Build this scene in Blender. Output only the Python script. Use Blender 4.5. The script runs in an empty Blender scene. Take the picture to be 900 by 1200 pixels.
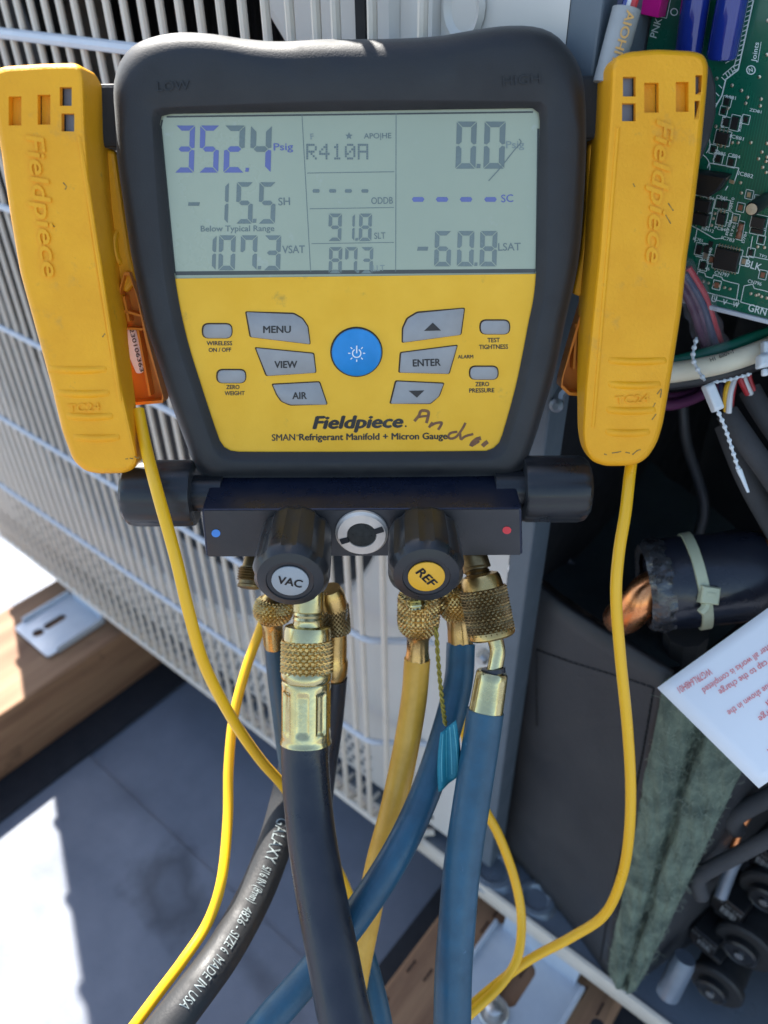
import bpy, bmesh, math, random
from mathutils import Vector as V, Matrix
from mathutils.geometry import tessellate_polygon
random.seed(7)
R = math.radians
# ------------------------------------------------------------------ camera
F = 916.04; H = 0.745                      # focal length in photo pixels (900 x 1200); camera height above the roof
PITCH, YAW, ROLL = R(37.2437), R(40.373), R(-0.9908)
cp, sp, cy, sy, cr, sr = math.cos(PITCH), math.sin(PITCH), math.cos(YAW), math.sin(YAW), math.cos(ROLL), math.sin(ROLL)
FWD = V((-sy*cp, cy*cp, -sp)); r0 = V((cy, sy, 0)); u0 = r0.cross(FWD)
RT = cr*r0 + sr*u0; UP = -sr*r0 + cr*u0
CAM = V((0, 0, H))
S = bpy.context.scene
COL = S.collection
cam = bpy.data.objects.new('camera', bpy.data.cameras.new('camera')); COL.objects.link(cam)
M = Matrix((RT, UP, -FWD)).transposed().to_4x4(); M.translation = CAM
cam.matrix_world = M
cam.data.sensor_width = 36; cam.data.lens = F/1200*36
cam.data.clip_start = 0.01; cam.data.clip_end = 400
cam.data.dof.use_dof = True; cam.data.dof.focus_distance = 0.305; cam.data.dof.aperture_fstop = 9.0
S.camera = cam
# ------------------------------------------------------------------ daylight
SUN_EL = R(52); SUN_AZ = V((-0.906, 0.423))          # sun stands left of and behind the unit
sd = V((SUN_AZ.x*math.cos(SUN_EL), SUN_AZ.y*math.cos(SUN_EL), math.sin(SUN_EL)))
W = bpy.data.worlds.new('World'); S.world = W; W.use_nodes = True
wn = W.node_tree; bg = wn.nodes['Background']
sky = wn.nodes.new('ShaderNodeTexSky'); sky.sky_type = 'NISHITA'; sky.sun_disc = False
sky.sun_elevation = SUN_EL; sky.sun_rotation = math.atan2(SUN_AZ.x, SUN_AZ.y)
sky.air_density = 1.3; sky.dust_density = 1.2; sky.ozone_density = 1.0
wn.links.new(sky.outputs[0], bg.inputs[0]); bg.inputs[1].default_value = 0.08
sl = bpy.data.lights.new('sun', 'SUN'); sl.energy = 4.5; sl.angle = R(0.53); sl.color = (1, .955, .88)
so = bpy.data.objects.new('sun', sl); COL.objects.link(so); so.rotation_euler = sd.to_track_quat('Z', 'Y').to_euler()
S.view_settings.view_transform = 'Standard'; S.view_settings.look = 'None'
S.view_settings.exposure = 2.0; S.view_settings.gamma = 1
# ------------------------------------------------------------------ rays and planes
def ray(px, py): return RT*((px-450)/F) - UP*((py-600)/F) + FWD
def hit(px, py, p0, n):
    d = ray(px, py); return CAM + d*((p0-CAM).dot(n)/d.dot(n))
def atD(px, py, d): return CAM + ray(px, py)*d
def atY(px, py, y): return hit(px, py, V((0, y, 0)), V((0, 1, 0)))
def atX(px, py, x): return hit(px, py, V((x, 0, 0)), V((1, 0, 0)))
def atZ(px, py, z): return hit(px, py, V((0, 0, z)), V((0, 0, 1)))
T = R(20)                                            # gauge face leans 20 degrees off the line of sight
GN = (-FWD*math.cos(T) - UP*math.sin(T)); GU = (UP*math.cos(T) - FWD*math.sin(T)); GR = RT.copy()
G0 = atD(410, 330, .30)
def G(px, py, z=0): return hit(px, py, G0+GN*z, GN)
TM = R(35)                                           # the valve block hangs upright
MN = (-FWD*math.cos(TM) - UP*math.sin(TM)); MU = (UP*math.cos(TM) - FWD*math.sin(TM))
PB = G(420, 560, -.004)
def MT(px, py): return hit(px, py, PB, MU)
MF0 = MT(420, 597)
def MF(px, py, z=0): return hit(px, py, MF0+MN*z, MN)
# ------------------------------------------------------------------ materials
def mat(name, c, rough=.5, metal=0., c2=None, nscale=40., namt=.5, bump=0., bscale=200., rvar=.12, coat=0., spec=.5, stretch=None, sss=0, coords='Object', detail=6., trans=0., alpha=1.):
    m = bpy.data.materials.new(name); m.use_nodes = True
    nt = m.node_tree; b = nt.nodes['Principled BSDF']; L = nt.links.new
    b.inputs['Roughness'].default_value = rough; b.inputs['Metallic'].default_value = metal
    b.inputs['Specular IOR Level'].default_value = spec
    b.inputs['Coat Weight'].default_value = coat; b.inputs['Coat Roughness'].default_value = .06
    b.inputs['Transmission Weight'].default_value = trans; b.inputs['Alpha'].default_value = alpha
    b.inputs['Base Color'].default_value = (*c, 1)
    tc = nt.nodes.new('ShaderNodeTexCoord'); src = tc.outputs[coords]
    if stretch:
        mp = nt.nodes.new('ShaderNodeMapping'); mp.inputs['Scale'].default_value = stretch; L(src, mp.inputs[0]); src = mp.outputs[0]
    n = nt.nodes.new('ShaderNodeTexNoise'); n.inputs['Scale'].default_value = nscale; n.inputs['Detail'].default_value = detail; n.inputs['Roughness'].default_value = .62
    L(src, n.inputs['Vector'])
    rp = nt.nodes.new('ShaderNodeValToRGB'); rp.color_ramp.elements[0].position = .36; rp.color_ramp.elements[1].position = .68
    c2 = c2 or tuple(x*.72 for x in c)
    rp.color_ramp.elements[0].color = (*[a+(d-a)*namt for a, d in zip(c, c2)], 1); rp.color_ramp.elements[1].color = (*c, 1)
    L(n.outputs['Fac'], rp.inputs[0]); L(rp.outputs[0], b.inputs['Base Color'])
    if rvar:
        mr = nt.nodes.new('ShaderNodeMapRange'); mr.inputs[1].default_value = .3; mr.inputs[2].default_value = .7
        mr.inputs[3].default_value = min(1, rough+rvar); mr.inputs[4].default_value = max(.02, rough-rvar)
        L(n.outputs['Fac'], mr.inputs[0]); L(mr.outputs[0], b.inputs['Roughness'])
    if bump:
        n2 = nt.nodes.new('ShaderNodeTexNoise'); n2.inputs['Scale'].default_value = bscale; n2.inputs['Detail'].default_value = 4
        L(src, n2.inputs['Vector'])
        bp = nt.nodes.new('ShaderNodeBump'); bp.inputs['Strength'].default_value = bump; bp.inputs['Distance'].default_value = .001
        L(n2.outputs['Fac'], bp.inputs['Height']); L(bp.outputs[0], b.inputs['Normal'])
    m['b'] = b.name
    return m
def add_specks(m, col, scale, lo, hi, coords='Object'):
    """grime specks mixed over a material's colour"""
    nt = m.node_tree; b = nt.nodes['Principled BSDF']; L = nt.links.new
    tc = nt.nodes.new('ShaderNodeTexCoord'); n = nt.nodes.new('ShaderNodeTexNoise'); n.inputs['Scale'].default_value = scale; n.inputs['Detail'].default_value = 8
    n.inputs['Roughness'].default_value = .7
    L(tc.outputs[coords], n.inputs['Vector'])
    mr = nt.nodes.new('ShaderNodeMapRange'); mr.inputs[1].default_value = lo; mr.inputs[2].default_value = hi; L(n.outputs['Fac'], mr.inputs[0])
    mx = nt.nodes.new('ShaderNodeMix'); mx.data_type = 'RGBA'
    src = b.inputs['Base Color'].links[0].from_socket
    L(mr.outputs[0], mx.inputs[0]); L(src, mx.inputs[6]); mx.inputs[7].default_value = (*col, 1)
    L(mx.outputs[2], b.inputs['Base Color'])
MAT = {}
def D(k, *a, **kw): MAT[k] = mat(k, *a, **kw); return MAT[k]
D('yellow_plate', (.90, .475, .008), .45, c2=(.80, .40, .008), nscale=55, namt=.5, bump=.08, bscale=1500)
add_specks(MAT['yellow_plate'], (.30, .16, .03), 320, .69, .80)
add_specks(MAT['yellow_plate'], (.45, .26, .03), 70, .62, .80)
add_specks(MAT['yellow_plate'], (.16, .09, .02), 150, .70, .78)
D('yellow_clamp', (.90, .41, .008), .50, c2=(.78, .33, .012), nscale=45, namt=.6, spec=.35, bump=.22, bscale=900)
add_specks(MAT['yellow_clamp'], (.34, .19, .04), 90, .62, .85)
add_specks(MAT['yellow_clamp'], (.12, .06, .02), 330, .69, .80)
add_specks(MAT['yellow_clamp'], (.42, .24, .06), 28, .58, .80)
D('orange_inner', (.74, .22, .012), .45, nscale=60, bump=.1)
D('rubber', (.010, .010, .012), .60, c2=(.018, .018, .019), nscale=60, namt=.8, spec=.55, bump=.12, bscale=1600)
def sheen(k, w, r):
    p = MAT[k].node_tree.nodes['Principled BSDF']; p.inputs['Sheen Weight'].default_value = w; p.inputs['Sheen Roughness'].default_value = r; p.inputs['Sheen Tint'].default_value = (.9, .93, .95, 1)
sheen('rubber', .14, .42)
add_specks(MAT['rubber'], (.16, .15, .14), 700, .70, .78)
D('anodised', (.012, .018, .040), .30, metal=.35, c2=(.02, .025, .045), nscale=80, bump=.05, bscale=2500)
add_specks(MAT['anodised'], (.2, .2, .2), 900, .715, .76)
D('knob_plastic', (.009, .010, .012), .36, c2=(.022, .022, .024), nscale=90, bump=.06, bscale=1500)
D('lcd', (.375, .405, .285), .30, c2=(.32, .355, .255), nscale=14, namt=.7, rvar=.06, coat=.6, spec=.4)
add_specks(MAT['lcd'], (.46, .48, .44), 60, .60, .82)
D('segment', (.15, .185, .165), .3, coat=.5); D('segment_blue', (.12, .135, .34), .3, coat=.5)
D('segment_faint', (.24, .285, .25), .3, coat=.5); D('lcd_edge', (.06, .065, .06), .4)
D('button_grey', (.345, .335, .325), .6, c2=(.28, .27, .26), nscale=120, bump=.05)
D('button_shade', (.055, .026, .006), .7)  # dark brown for the shadow line painted around the keys
D('power_blue', (.0, .245, .62), .42, c2=(.0, .19, .47), nscale=140, bump=.1)
D('print_black', (.025, .02, .018), .5); D('print_white', (.82, .84, .84), .45); D('print_brown', (.115, .04, .025), .6, c2=(.30, .14, .04), nscale=500, namt=.7)
D('print_grey', (.30, .31, .31), .6); D('print_red', (.80, .16, .17), .6); D('print_gold', (.62, .35, .10), .5)
D('ring_metal', (.74, .65, .55), .45, metal=.35, c2=(.6, .55, .5), nscale=200); D('steel', (.62, .60, .56), .32, metal=.9, nscale=80); D('sight_dark', (.008, .010, .009), .35, c2=(.05, .055, .05), nscale=500, spec=.25)
D('dot_blue', (.08, .30, .80), .5); D('dot_red', (.75, .05, .06), .5)
sheen('knob_plastic', .06, .4)
D('label_silver', (.33, .345, .355), .5); D('label_yellow', (.82, .42, .02), .42)
D('brass', (.66, .45, .175), .30, metal=1, c2=(.40, .25, .09), nscale=120, namt=.7, rvar=.1, bump=.06, bscale=800)
D('brass_pale', (.62, .54, .29), .24, metal=1, c2=(.44, .36, .17), nscale=90, namt=.6, bump=.08, bscale=600)
D('brass_dark', (.30, .21, .10), .42, metal=1, c2=(.14, .095, .045), nscale=200, namt=.8)
D('hose_black', (.013, .015, .022), .34, c2=(.024, .026, .034), nscale=60, namt=.8, bump=.12, bscale=500)
add_specks(MAT['hose_black'], (.13, .13, .14), 500, .73, .80)
D('hose_grey', (.020, .020, .021), .58, c2=(.013, .013, .014), nscale=90, bump=.15, bscale=700)
D('hose_blue', (.016, .090, .155), .40, c2=(.016, .06, .10), nscale=70, namt=.8, bump=.14, bscale=500)
add_specks(MAT['hose_blue'], (.12, .24, .36), 260, .64, .86)
D('hose_teal', (.03, .075, .115), .42, nscale=70)
D('hose_yellow', (.84, .46, .06), .42, c2=(.68, .34, .035), nscale=70, namt=.8, bump=.14, bscale=500)
add_specks(MAT['hose_yellow'], (.22, .11, .03), 200, .66, .82)
D('cable_yellow', (.88, .47, .008), .35, c2=(.82, .42, .01), nscale=40)
D('guard_cream', (.66, .585, .49), .42, c2=(.52, .475, .42), nscale=60, bump=.05)
D('guard_ring', (.52, .545, .58), .40, c2=(.44, .48, .55), nscale=60)
D('panel', (.66, .63, .585), .42, c2=(.60, .57, .53), nscale=20, bump=.04, bscale=700)
add_specks(MAT['panel'], (.40, .37, .33), 45, .64, .85)
D('galv', (.58, .63, .69), .38, metal=.35, c2=(.46, .51, .58), nscale=40, namt=.7, bump=.05)
D('slate_metal', (.20, .21, .24), .35, metal=.3); D('pan_bright', (.34, .38, .43), .3, metal=.6); D('pan', (.20, .235, .285), .36, metal=.35, c2=(.14, .17, .21), nscale=40, namt=.8); D('scuff', (.13, .07, .025), .7, c2=(.4, .22, .04), nscale=700, namt=1.); D('slate', (.12, .15, .18), .45, c2=(.09, .115, .14), nscale=30)
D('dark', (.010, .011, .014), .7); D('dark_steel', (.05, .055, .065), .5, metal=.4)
D('fan', (.035, .036, .04), .5); D('bell', (.10, .10, .10), .6); D('fin', (.07, .07, .07), .5, metal=.6)
D('vinyl', (.026, .027, .030), .50, c2=(.043, .043, .045), nscale=14, namt=.9, bump=.25, bscale=300, rvar=.1)
D('felt', (.18, .225, .165), .95, c2=(.075, .10, .08), nscale=75, namt=1., bump=.8, bscale=900, detail=9.)
D('fibre', (.25, .29, .22), .9); D('felt_dark', (.02, .032, .035), .95, bump=.6, bscale=400)
D('paper', (.80, .81, .84), .6, c2=(.77, .78, .82), nscale=30, bump=.02)
D('tape_black', (.010, .012, .020), .28, c2=(.018, .02, .03), nscale=30, bump=.6, bscale=70)
D('tape_edge', (.05, .052, .056), .22, c2=(.012, .012, .014), nscale=160, namt=1., spec=.8, bump=.6, bscale=260)
D('copper', (.86, .35, .14), .26, metal=1, c2=(.55, .2, .08), nscale=60)
D('tie_green', (.48, .50, .34), .42); D('tie_white', (.74, .78, .80), .35, spec=.6)
D('pcb', (.004, .115, .068), .32, c2=(.003, .082, .05), nscale=90, namt=.7, coat=.4)
D('chip', (.012, .012, .013), .4); D('solder', (.58, .54, .44), .34, metal=.9); D('cap_blue', (.01, .025, .22), .12, coat=1, c2=(.02, .05, .3), nscale=60)
D('pink', (.78, .01, .30), .35); D('silk', (.70, .78, .76), .6); D('resistor', (.22, .085, .045), .45)
D('sleeve_white', (.33, .34, .34), .5, c2=(.27, .28, .28), nscale=40)
D('wire_cream', (.78, .70, .52), .45); D('wire_green', (.01, .20, .12), .4); D('wire_black', (.018, .018, .02), .45)
D('wire_purple', (.085, .02, .06), .35); D('wire_navy', (.03, .035, .09), .4); D('wire_red', (.5, .03, .04), .4); D('wire_white', (.7, .7, .7), .4); D('wire_yellow', (.8, .45, .02), .4)
D('sleeve_clear', (.5, .5, .56), .14, spec=.9, alpha=.10)
D('foam_pipe', (.055, .055, .058), .85, bump=.3, bscale=900)
D('string', (.42, .33, .06), .5, metal=.6, bump=.5, bscale=2500); D('tag', (.008, .20, .275), .6, c2=(.008, .14, .20), nscale=200); D('tag_line', (.10, .40, .46), .6)
def wood(name, c, c2):
    m = mat(name, c, .72, c2=c2, nscale=9, namt=1., bump=.5, bscale=26, stretch=(7, .55, 7), detail=9, rvar=.05)
    add_specks(m, tuple(x*.45 for x in c2), 24, .60, .78)
    return m
MAT['wood'] = wood('wood', (.30, .165, .085), (.17, .082, .042))
MAT['rubber_pad'] = mat('rubber_pad', (.012, .013, .018), .75, bump=.2)
MAT['slit'] = mat('slit', (.05, .022, .012), .9)
# roof membrane with an old puddle stain
MAT['roof'] = rf = mat('roof', (.165, .182, .222), .66, c2=(.125, .140, .175), nscale=11, namt=1., bump=.35, bscale=420, detail=11)
add_specks(rf, (.07, .07, .075), 160, .66, .76)
def stain():
    nt = rf.node_tree; b = nt.nodes['Principled BSDF']; L = nt.links.new
    tc = nt.nodes.new('ShaderNodeTexCoord')
    n = nt.nodes.new('ShaderNodeTexNoise'); n.inputs['Scale'].default_value = 22; n.inputs['Detail'].default_value = 7; L(tc.outputs['Object'], n.inputs['Vector'])
    def spot(cx, cyy, rx, ry, ang, soft):
        mp = nt.nodes.new('ShaderNodeMapping'); mp.vector_type = 'TEXTURE'; mp.inputs['Location'].default_value = (cx, cyy, 0)
        mp.inputs['Rotation'].default_value = (0, 0, ang); mp.inputs['Scale'].default_value = (rx, ry, 1); L(tc.outputs['Object'], mp.inputs[0])
        ln = nt.nodes.new('ShaderNodeVectorMath'); ln.operation = 'LENGTH'; L(mp.outputs[0], ln.inputs[0])
        ad = nt.nodes.new('ShaderNodeMath'); ad.operation = 'MULTIPLY_ADD'; ad.inputs[1].default_value = 1.1; L(n.outputs['Fac'], ad.inputs[0]); L(ln.outputs['Value'], ad.inputs[2])
        return ad.outputs[0]
    def ramp(sock, pts):
        r = nt.nodes.new('ShaderNodeValToRGB'); e = r.color_ramp.elements
        pts = [(p/1.3, v) for p, v in pts]; sc1 = nt.nodes.new('ShaderNodeMath'); sc1.operation = 'DIVIDE'; sc1.inputs[1].default_value = 1.3; L(sock, sc1.inputs[0]); sock = sc1.outputs[0]; e[0].position, e[1].position = pts[0][0], pts[-1][0]; e[0].color = (pts[0][1],)*3+(1,); e[1].color = (pts[-1][1],)*3+(1,)
        for p, v in pts[1:-1]:
            k = e.new(p); k.color = (v,)*3+(1,)
        L(sock, r.inputs[0]); return r.outputs[0]
    c = atZ(200, 1045, 0); d1 = ramp(spot(c.x, c.y, .095, .055, R(-12), 1), [(.3, .74), (.62, .80), (.86, .52), (1.0, .64), (1.25, 1)])
    c = atZ(300, 1140, 0); d2 = ramp(spot(c.x, c.y, .10, .022, R(-2), 1), [(.5, .66), (.8, .78), (1.2, 1)])
    c = atZ(150, 930, 0); d3 = ramp(spot(c.x, c.y, .12, .035, R(0), 1), [(.4, .84), (1.2, 1)])
    src = b.inputs['Base Color'].links[0].from_socket
    for d in (d1, d2, d3):
        mx = nt.nodes.new('ShaderNodeMix'); mx.data_type = 'RGBA'; mx.blend_type = 'MULTIPLY'; mx.inputs[0].default_value = 1
        L(src, mx.inputs[6]); L(d, mx.inputs[7]); src = mx.outputs[2]
    L(src, b.inputs['Base Color'])
stain()
# ------------------------------------------------------------------ mesh helpers
ORG = {}
class MB:
    def __init__(s): s.v = []; s.f = []; s.m = []; s.k = 0
    def mat(s, k): s.k = k; return s
    def add(s, vs, fs):
        o = len(s.v); s.v += [V(v) for v in vs]
        for f in fs: s.f.append([i+o for i in f]); s.m.append(s.k)
        return s
    def loft(s, rings, cap0=True, cap1=True, closed=True):
        n = len(rings[0]); vs = [p for r in rings for p in r]; fs = []
        for i in range(len(rings)-1):
            for j in range(n if closed else n-1):
                a, b = i*n+j, i*n+(j+1) % n; fs.append([a, b, b+n, a+n])
        if cap0: fs.append(list(range(n))[::-1])
        if cap1: fs.append([(len(rings)-1)*n+j for j in range(n)])
        return s.add(vs, fs)
    def prism(s, poly, d, bevel=0):
        poly = [V(p) for p in poly]
        if bevel:
            c = sum(poly, V())/len(poly); dn = d.normalized()
            inn = [p+(c-p).normalized()*bevel for p in poly]
            return s.loft([poly, [p+d-dn*bevel for p in poly], [p+d for p in inn]])
        return s.loft([poly, [p+d for p in poly]])
    def box(s, o, ax, ay, az):
        o = V(o); return s.prism([o, o+ax, o+ax+ay, o+ay], az)
    def cbox(s, c, ax, ay, az, bv=0):
        """box centred on c with full edge vectors, front edges eased"""
        o = V(c)-ax/2-ay/2-az/2; q = [o, o+ax, o+ax+ay, o+ay]
        return s.prism(q, az, bv)
    def tube(s, pts, r, n=12, cap=True, ref=None):
        pts = [V(p) for p in pts]; rr = r if callable(r) else (lambda t: r)
        t0 = (pts[1]-pts[0]).normalized(); a = V(ref) if ref else (V((0, 0, 1)) if abs(t0.z) < .9 else V((1, 0, 0)))
        a = (a-t0*a.dot(t0)).normalized(); rings = []
        for i, p in enumerate(pts):
            t = ((pts[min(i+1, len(pts)-1)]-pts[max(i-1, 0)])).normalized()
            a = (a-t*a.dot(t)).normalized(); b = t.cross(a); q = rr(i/(len(pts)-1))
            rings.append([p+(a*math.cos(2*math.pi*j/n)+b*math.sin(2*math.pi*j/n))*q for j in range(n)])
        return s.loft(rings, cap, cap)
    def lathe(s, prof, o, ax, n=32, shape=None, ref=None, cap0=True, cap1=True):
        """prof: (radius, distance along ax); shape(theta, r, t) may change a radius"""
        ax = ax.normalized(); a = V(ref) if ref else (V((0, 0, 1)) if abs(ax.z) < .9 else V((1, 0, 0)))
        a = (a-ax*a.dot(ax)).normalized(); b = ax.cross(a); rings = []
        for r, t in prof:
            rg = []
            for j in range(n):
                th = 2*math.pi*j/n; q = shape(th, r, t) if shape else r
                rg.append(V(o)+ax*t+(a*math.cos(th)+b*math.sin(th))*q)
            rings.append(rg)
        return s.loft(rings, cap0, cap1)
    def tess(s, polys):
        """flat face with holes; polys are lists of 3-D points, the first the outline"""
        vs = [p for q in polys for p in q]
        s.add(vs, [list(t) for t in tessellate_polygon([[V(p) for p in q] for q in polys])]); return s
    def build(s, name, mats, parent=None, smooth=35, recalc=True, bevel=0):
        if not isinstance(mats, (list, tuple)): mats = [mats]
        org = ORG[parent.name] if parent else None
        if org is None:
            lo = V([min(v[i] for v in s.v) for i in range(3)]); hi = V([max(v[i] for v in s.v) for i in range(3)])
            org = V(((lo.x+hi.x)/2, (lo.y+hi.y)/2, lo.z))
        me = bpy.data.meshes.new(name); me.from_pydata([v-org for v in s.v], [], s.f)
        for m in mats: me.materials.append(MAT[m])
        me.polygons.foreach_set('material_index', s.m)
        if recalc:
            bm = bmesh.new(); bm.from_mesh(me); bmesh.ops.recalc_face_normals(bm, faces=bm.faces); bm.to_mesh(me); bm.free()
        if smooth:
            me.polygons.foreach_set('use_smooth', [True]*len(me.polygons)); me.set_sharp_from_angle(angle=R(smooth))
        o = bpy.data.objects.new(name, me); COL.objects.link(o)
        if parent: o.parent = parent
        else: o.location = org
        ORG[o.name] = org
        if bevel:
            md = o.modifiers.new('bevel', 'BEVEL'); md.width = bevel; md.segments = 2; md.limit_method = 'ANGLE'; md.angle_limit = R(40)
        return o
def tag(o, label, cat, group=None):
    o['label'] = label; o['category'] = cat
    if group: o['group'] = group
    return o
def thing(name, loc, label, cat, group=None):
    o = bpy.data.objects.new(name, None); COL.objects.link(o); o.location = loc; o.empty_display_size = .02
    ORG[o.name] = V(loc); return tag(o, label, cat, group)
def spline(pts, n=10):
    """Catmull-Rom through points (any dimension)"""
    P = [V(p) for p in pts]; P = [P[0]*2-P[1]]+P+[P[-1]*2-P[-2]]; out = []
    for i in range(1, len(P)-2):
        for k in range(n):
            t = k/n; a, b, c, d = P[i-1:i+3]
            out.append(.5*((2*b)+(c-a)*t+(2*a-5*b+4*c-d)*t*t+(3*b-a-3*c+d)*t**3))
    return out+[P[-2]]
def path(l, n=10):
    """spline of (pixel x, pixel y, distance) laid out as points in the scene"""
    return [atD(*p) for p in spline(l, n)]
def rounded(poly, r, n=4):
    """2-D polygon with its corners rounded by r"""
    P = [V(p) for p in poly]; out = []
    for i, p in enumerate(P):
        a = P[i-1]-p; b = P[(i+1) % len(P)]-p; q = min(r, a.length*.45, b.length*.45)
        s, e = p+a.normalized()*q, p+b.normalized()*q
        for k in range(n+1):
            t = k/n; out.append(s*(1-t)**2+p*2*t*(1-t)+e*t*t)
    return out
_tx = {}
def text2d(s, bold=0., shear=0., extrude=0.):
    k = (s, bold, shear, extrude)
    if k not in _tx:
        c = bpy.data.curves.new('t', 'FONT'); c.body = s; c.offset = bold; c.shear = shear; c.extrude = extrude; c.resolution_u = 3
        o = bpy.data.objects.new('t', c); COL.objects.link(o)
        me = o.to_mesh(); vs = [v.co.copy() for v in me.vertices]; fs = [list(p.vertices) for p in me.polygons]
        o.to_mesh_clear(); bpy.data.objects.remove(o); bpy.data.curves.remove(c); _tx[k] = (vs, fs)
    return _tx[k]
_cap = None
def txt(mb, s, p0, p1, h, surf, z=.0002, bold=0., shear=0., depth=0.):
    """lettering from left to right baseline points p0, p1 with capital height h; surf maps (x, y, z) to the scene"""
    global _cap
    if _cap is None: _cap = max(v.y for v in text2d('H')[0])
    vs, fs = text2d(s, 0, shear)
    if bold:                                        # heavier strokes: the letters laid over themselves a hair apart
        nv = len(vs); sh = [(-bold, 0), (bold, 0), (0, -bold*.7), (0, bold*.7)]
        vs = [V((v.x+a, v.y+c, i)) for i, (a, c) in enumerate(sh) for v in vs]; fs = [[q+i*nv for q in f] for i in range(4) for f in fs]
    else: vs = [V((v.x, v.y, 0)) for v in vs]
    x0 = min(v.x for v in vs); w = max(v.x for v in vs)-x0
    d = V(p1)-V(p0); u = V((d.y, -d.x)).normalized()*h
    f2 = lambda zz: [surf(p0[0]+d.x*(v.x-x0)/w+u.x*v.y/_cap, p0[1]+d.y*(v.x-x0)/w+u.y*v.y/_cap, zz+v.z*.000006) for v in vs]
    if not depth: mb.add(f2(z), fs)
    else:
        n = len(vs); cnt = {}
        for f in fs:
            for i in range(len(f)):
                e = (f[i], f[(i+1) % len(f)]); cnt[e] = 1
        side = [[a, b, b+n, a+n] for a, b in cnt if (b, a) not in cnt]
        mb.add(f2(z)+f2(z+depth), [[i+n for i in f] for f in fs]+side)
    return mb
def poly(mb, pts, surf, z=.0002, depth=0.):
    if depth: return mb.prism([surf(x, y, z) for x, y in pts], surf(*pts[0], z+depth)-surf(*pts[0], z))
    mb.tess([[surf(x, y, z) for x, y in pts]]); return mb
def circ(cx, cyy, r, n=24, ry=None): return [(cx+r*math.cos(2*math.pi*i/n), cyy+(ry or r)*math.sin(2*math.pi*i/n)) for i in range(n)]
def line(mb, a, b, w, surf, z=.0002):
    a, b = V(a), V(b); d = (b-a).normalized(); n = V((-d.y, d.x))*w/2
    return mb.add([surf(*q, z) for q in (a-n, b-n, b+n, a+n)], [[0, 1, 2, 3]])
def knurl(n, pitch, amp, flip=1):
    tri = lambda x: abs((x % 1)*2-1)
    return lambda th, t: amp*min(tri(th/(2*math.pi)*n+t/pitch), tri(th/(2*math.pi)*n-t/pitch))*2
# ================================================================== SETTING
ZT = .090                                       # top of the timbers
def struct(o): o['kind'] = 'structure'; return o
b = MB(); b.box((-60, -60, -.4), V((120, 0, 0)), V((0, 120, 0)), V((0, 0, .4)))
roof = struct(b.build('roof', 'roof', smooth=0)); 
# the roof's origin sits at x = y = 0, so the stain's object coordinates are scene coordinates
for v in roof.data.vertices: v.co.z += roof.location.z
roof.location.z = 0
ys = atZ(230, 1005, 0).y
b = MB(); b.loft([[V((x, ys, .0004)), V((x, ys-.0005, .0022)), V((x, ys-.5, .0022)), V((x, ys-.5, .0004))] for x in (-6, 6)])
sheet = struct(b.build('roof_membrane_sheet', 'roof', smooth=0))
for v in sheet.data.vertices: v.co += sheet.location
sheet.location = (0, 0, 0)
def timber(x0, x1, y0, y1, label):
    t = thing('timber_sleeper', ((x0+x1)/2, (y0+y1)/2, .0062), label, 'timber', 'timber sleepers under the unit')
    b = MB(); q = rounded([(x0, .0062), (x1, .0062), (x1, ZT), (x0, ZT)], .004)
    b.loft([[V((p.x, y, p.y)) for p in q] for y in [y0+(y1-y0)*i/12 for i in range(13)]])
    b.build('beam', 'wood', t)
    return t
tl = timber(-.79, -.646, -.5, .75, 'brown wooden beam under the far left foot with a patch of sun')
tr = timber(-.172, -.028, -.5, .75, 'brown wooden beam with knife cuts under the near right foot')
for i, (x0, x1, lb) in enumerate(((-.83, -.602, 'black rubber pad under the far left wooden beam'), (-.209, .012, 'black rubber pad under the near right wooden beam'))):
    b = MB(); b.box((x0, -.52, .0003 if i == 2 else .0028), V((x1-x0, 0, 0)), V((0, 1.3, 0)), V((0, 0, .003)))
    tag(b.build('rubber_pad', 'rubber_pad', smooth=0), lb, 'rubber pad', 'rubber pads under the sleepers')
b = MB()
for i in range(150):
    x = -.165+random.randrange(10)*.0142+random.uniform(-.001, .001); y = random.uniform(-.1, .7)
    b.cbox((x, y, ZT+.0001), V((.0016, 0, 0)), V((0, .011, 0)), V((0, 0, .0008)))
o = b.build('incision', 'slit', tr, smooth=0); o['kind'] = 'stuff'
# ================================================================== OUTDOOR UNIT
YG, YP, YB = .275, .300, .285                   # guard, front panel, base pan lip
XL, XR, ZB, ZTOP, YK = -.936, .075, H-.628, H+.093, .62
U = thing('outdoor_unit', ((XL+XR)/2, .45, ZT), 'cream air conditioner outdoor unit with a wire fan guard, its service panel taken off', 'air conditioner')
C_FAN = V((-.535, 0, H-.235)); RF = .296
# front panel with the round fan opening and pressed ribs
b = MB(); XPE = -.163
out = [V((XL, YP, ZB+.02)), V((XPE, YP, ZB+.02)), V((XPE, YP, ZTOP)), V((XL, YP, ZTOP))]
ring = [V((C_FAN.x+RF*math.cos(a), YP, C_FAN.z+RF*math.sin(a))) for a in [2*math.pi*i/72 for i in range(72)]]
b.tess([out, ring])
b.loft([[p+V((0, dy, 0))+(V((C_FAN.x, YP, C_FAN.z))-p).normalized()*g for p in ring] for g, dy in ((0, 0), (.004, .001), (.008, .006), (.01, .05))], False, False)
b.box((XL, YP+.0005, ZB+.02), V((.0015, 0, 0)), V((0, YK-YP, 0)), V((0, 0, ZTOP-ZB-.02)))
fp = b.build('front_panel', 'panel', U)
b = MB(); b.loft([[p+V((0, dy, 0))+(V((C_FAN.x, YP, C_FAN.z))-p).normalized()*g for p in ring] for g, dy in ((.0098, .048), (.0099, .16))], False, False); b.build('fan_shroud', 'bell', U)
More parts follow.
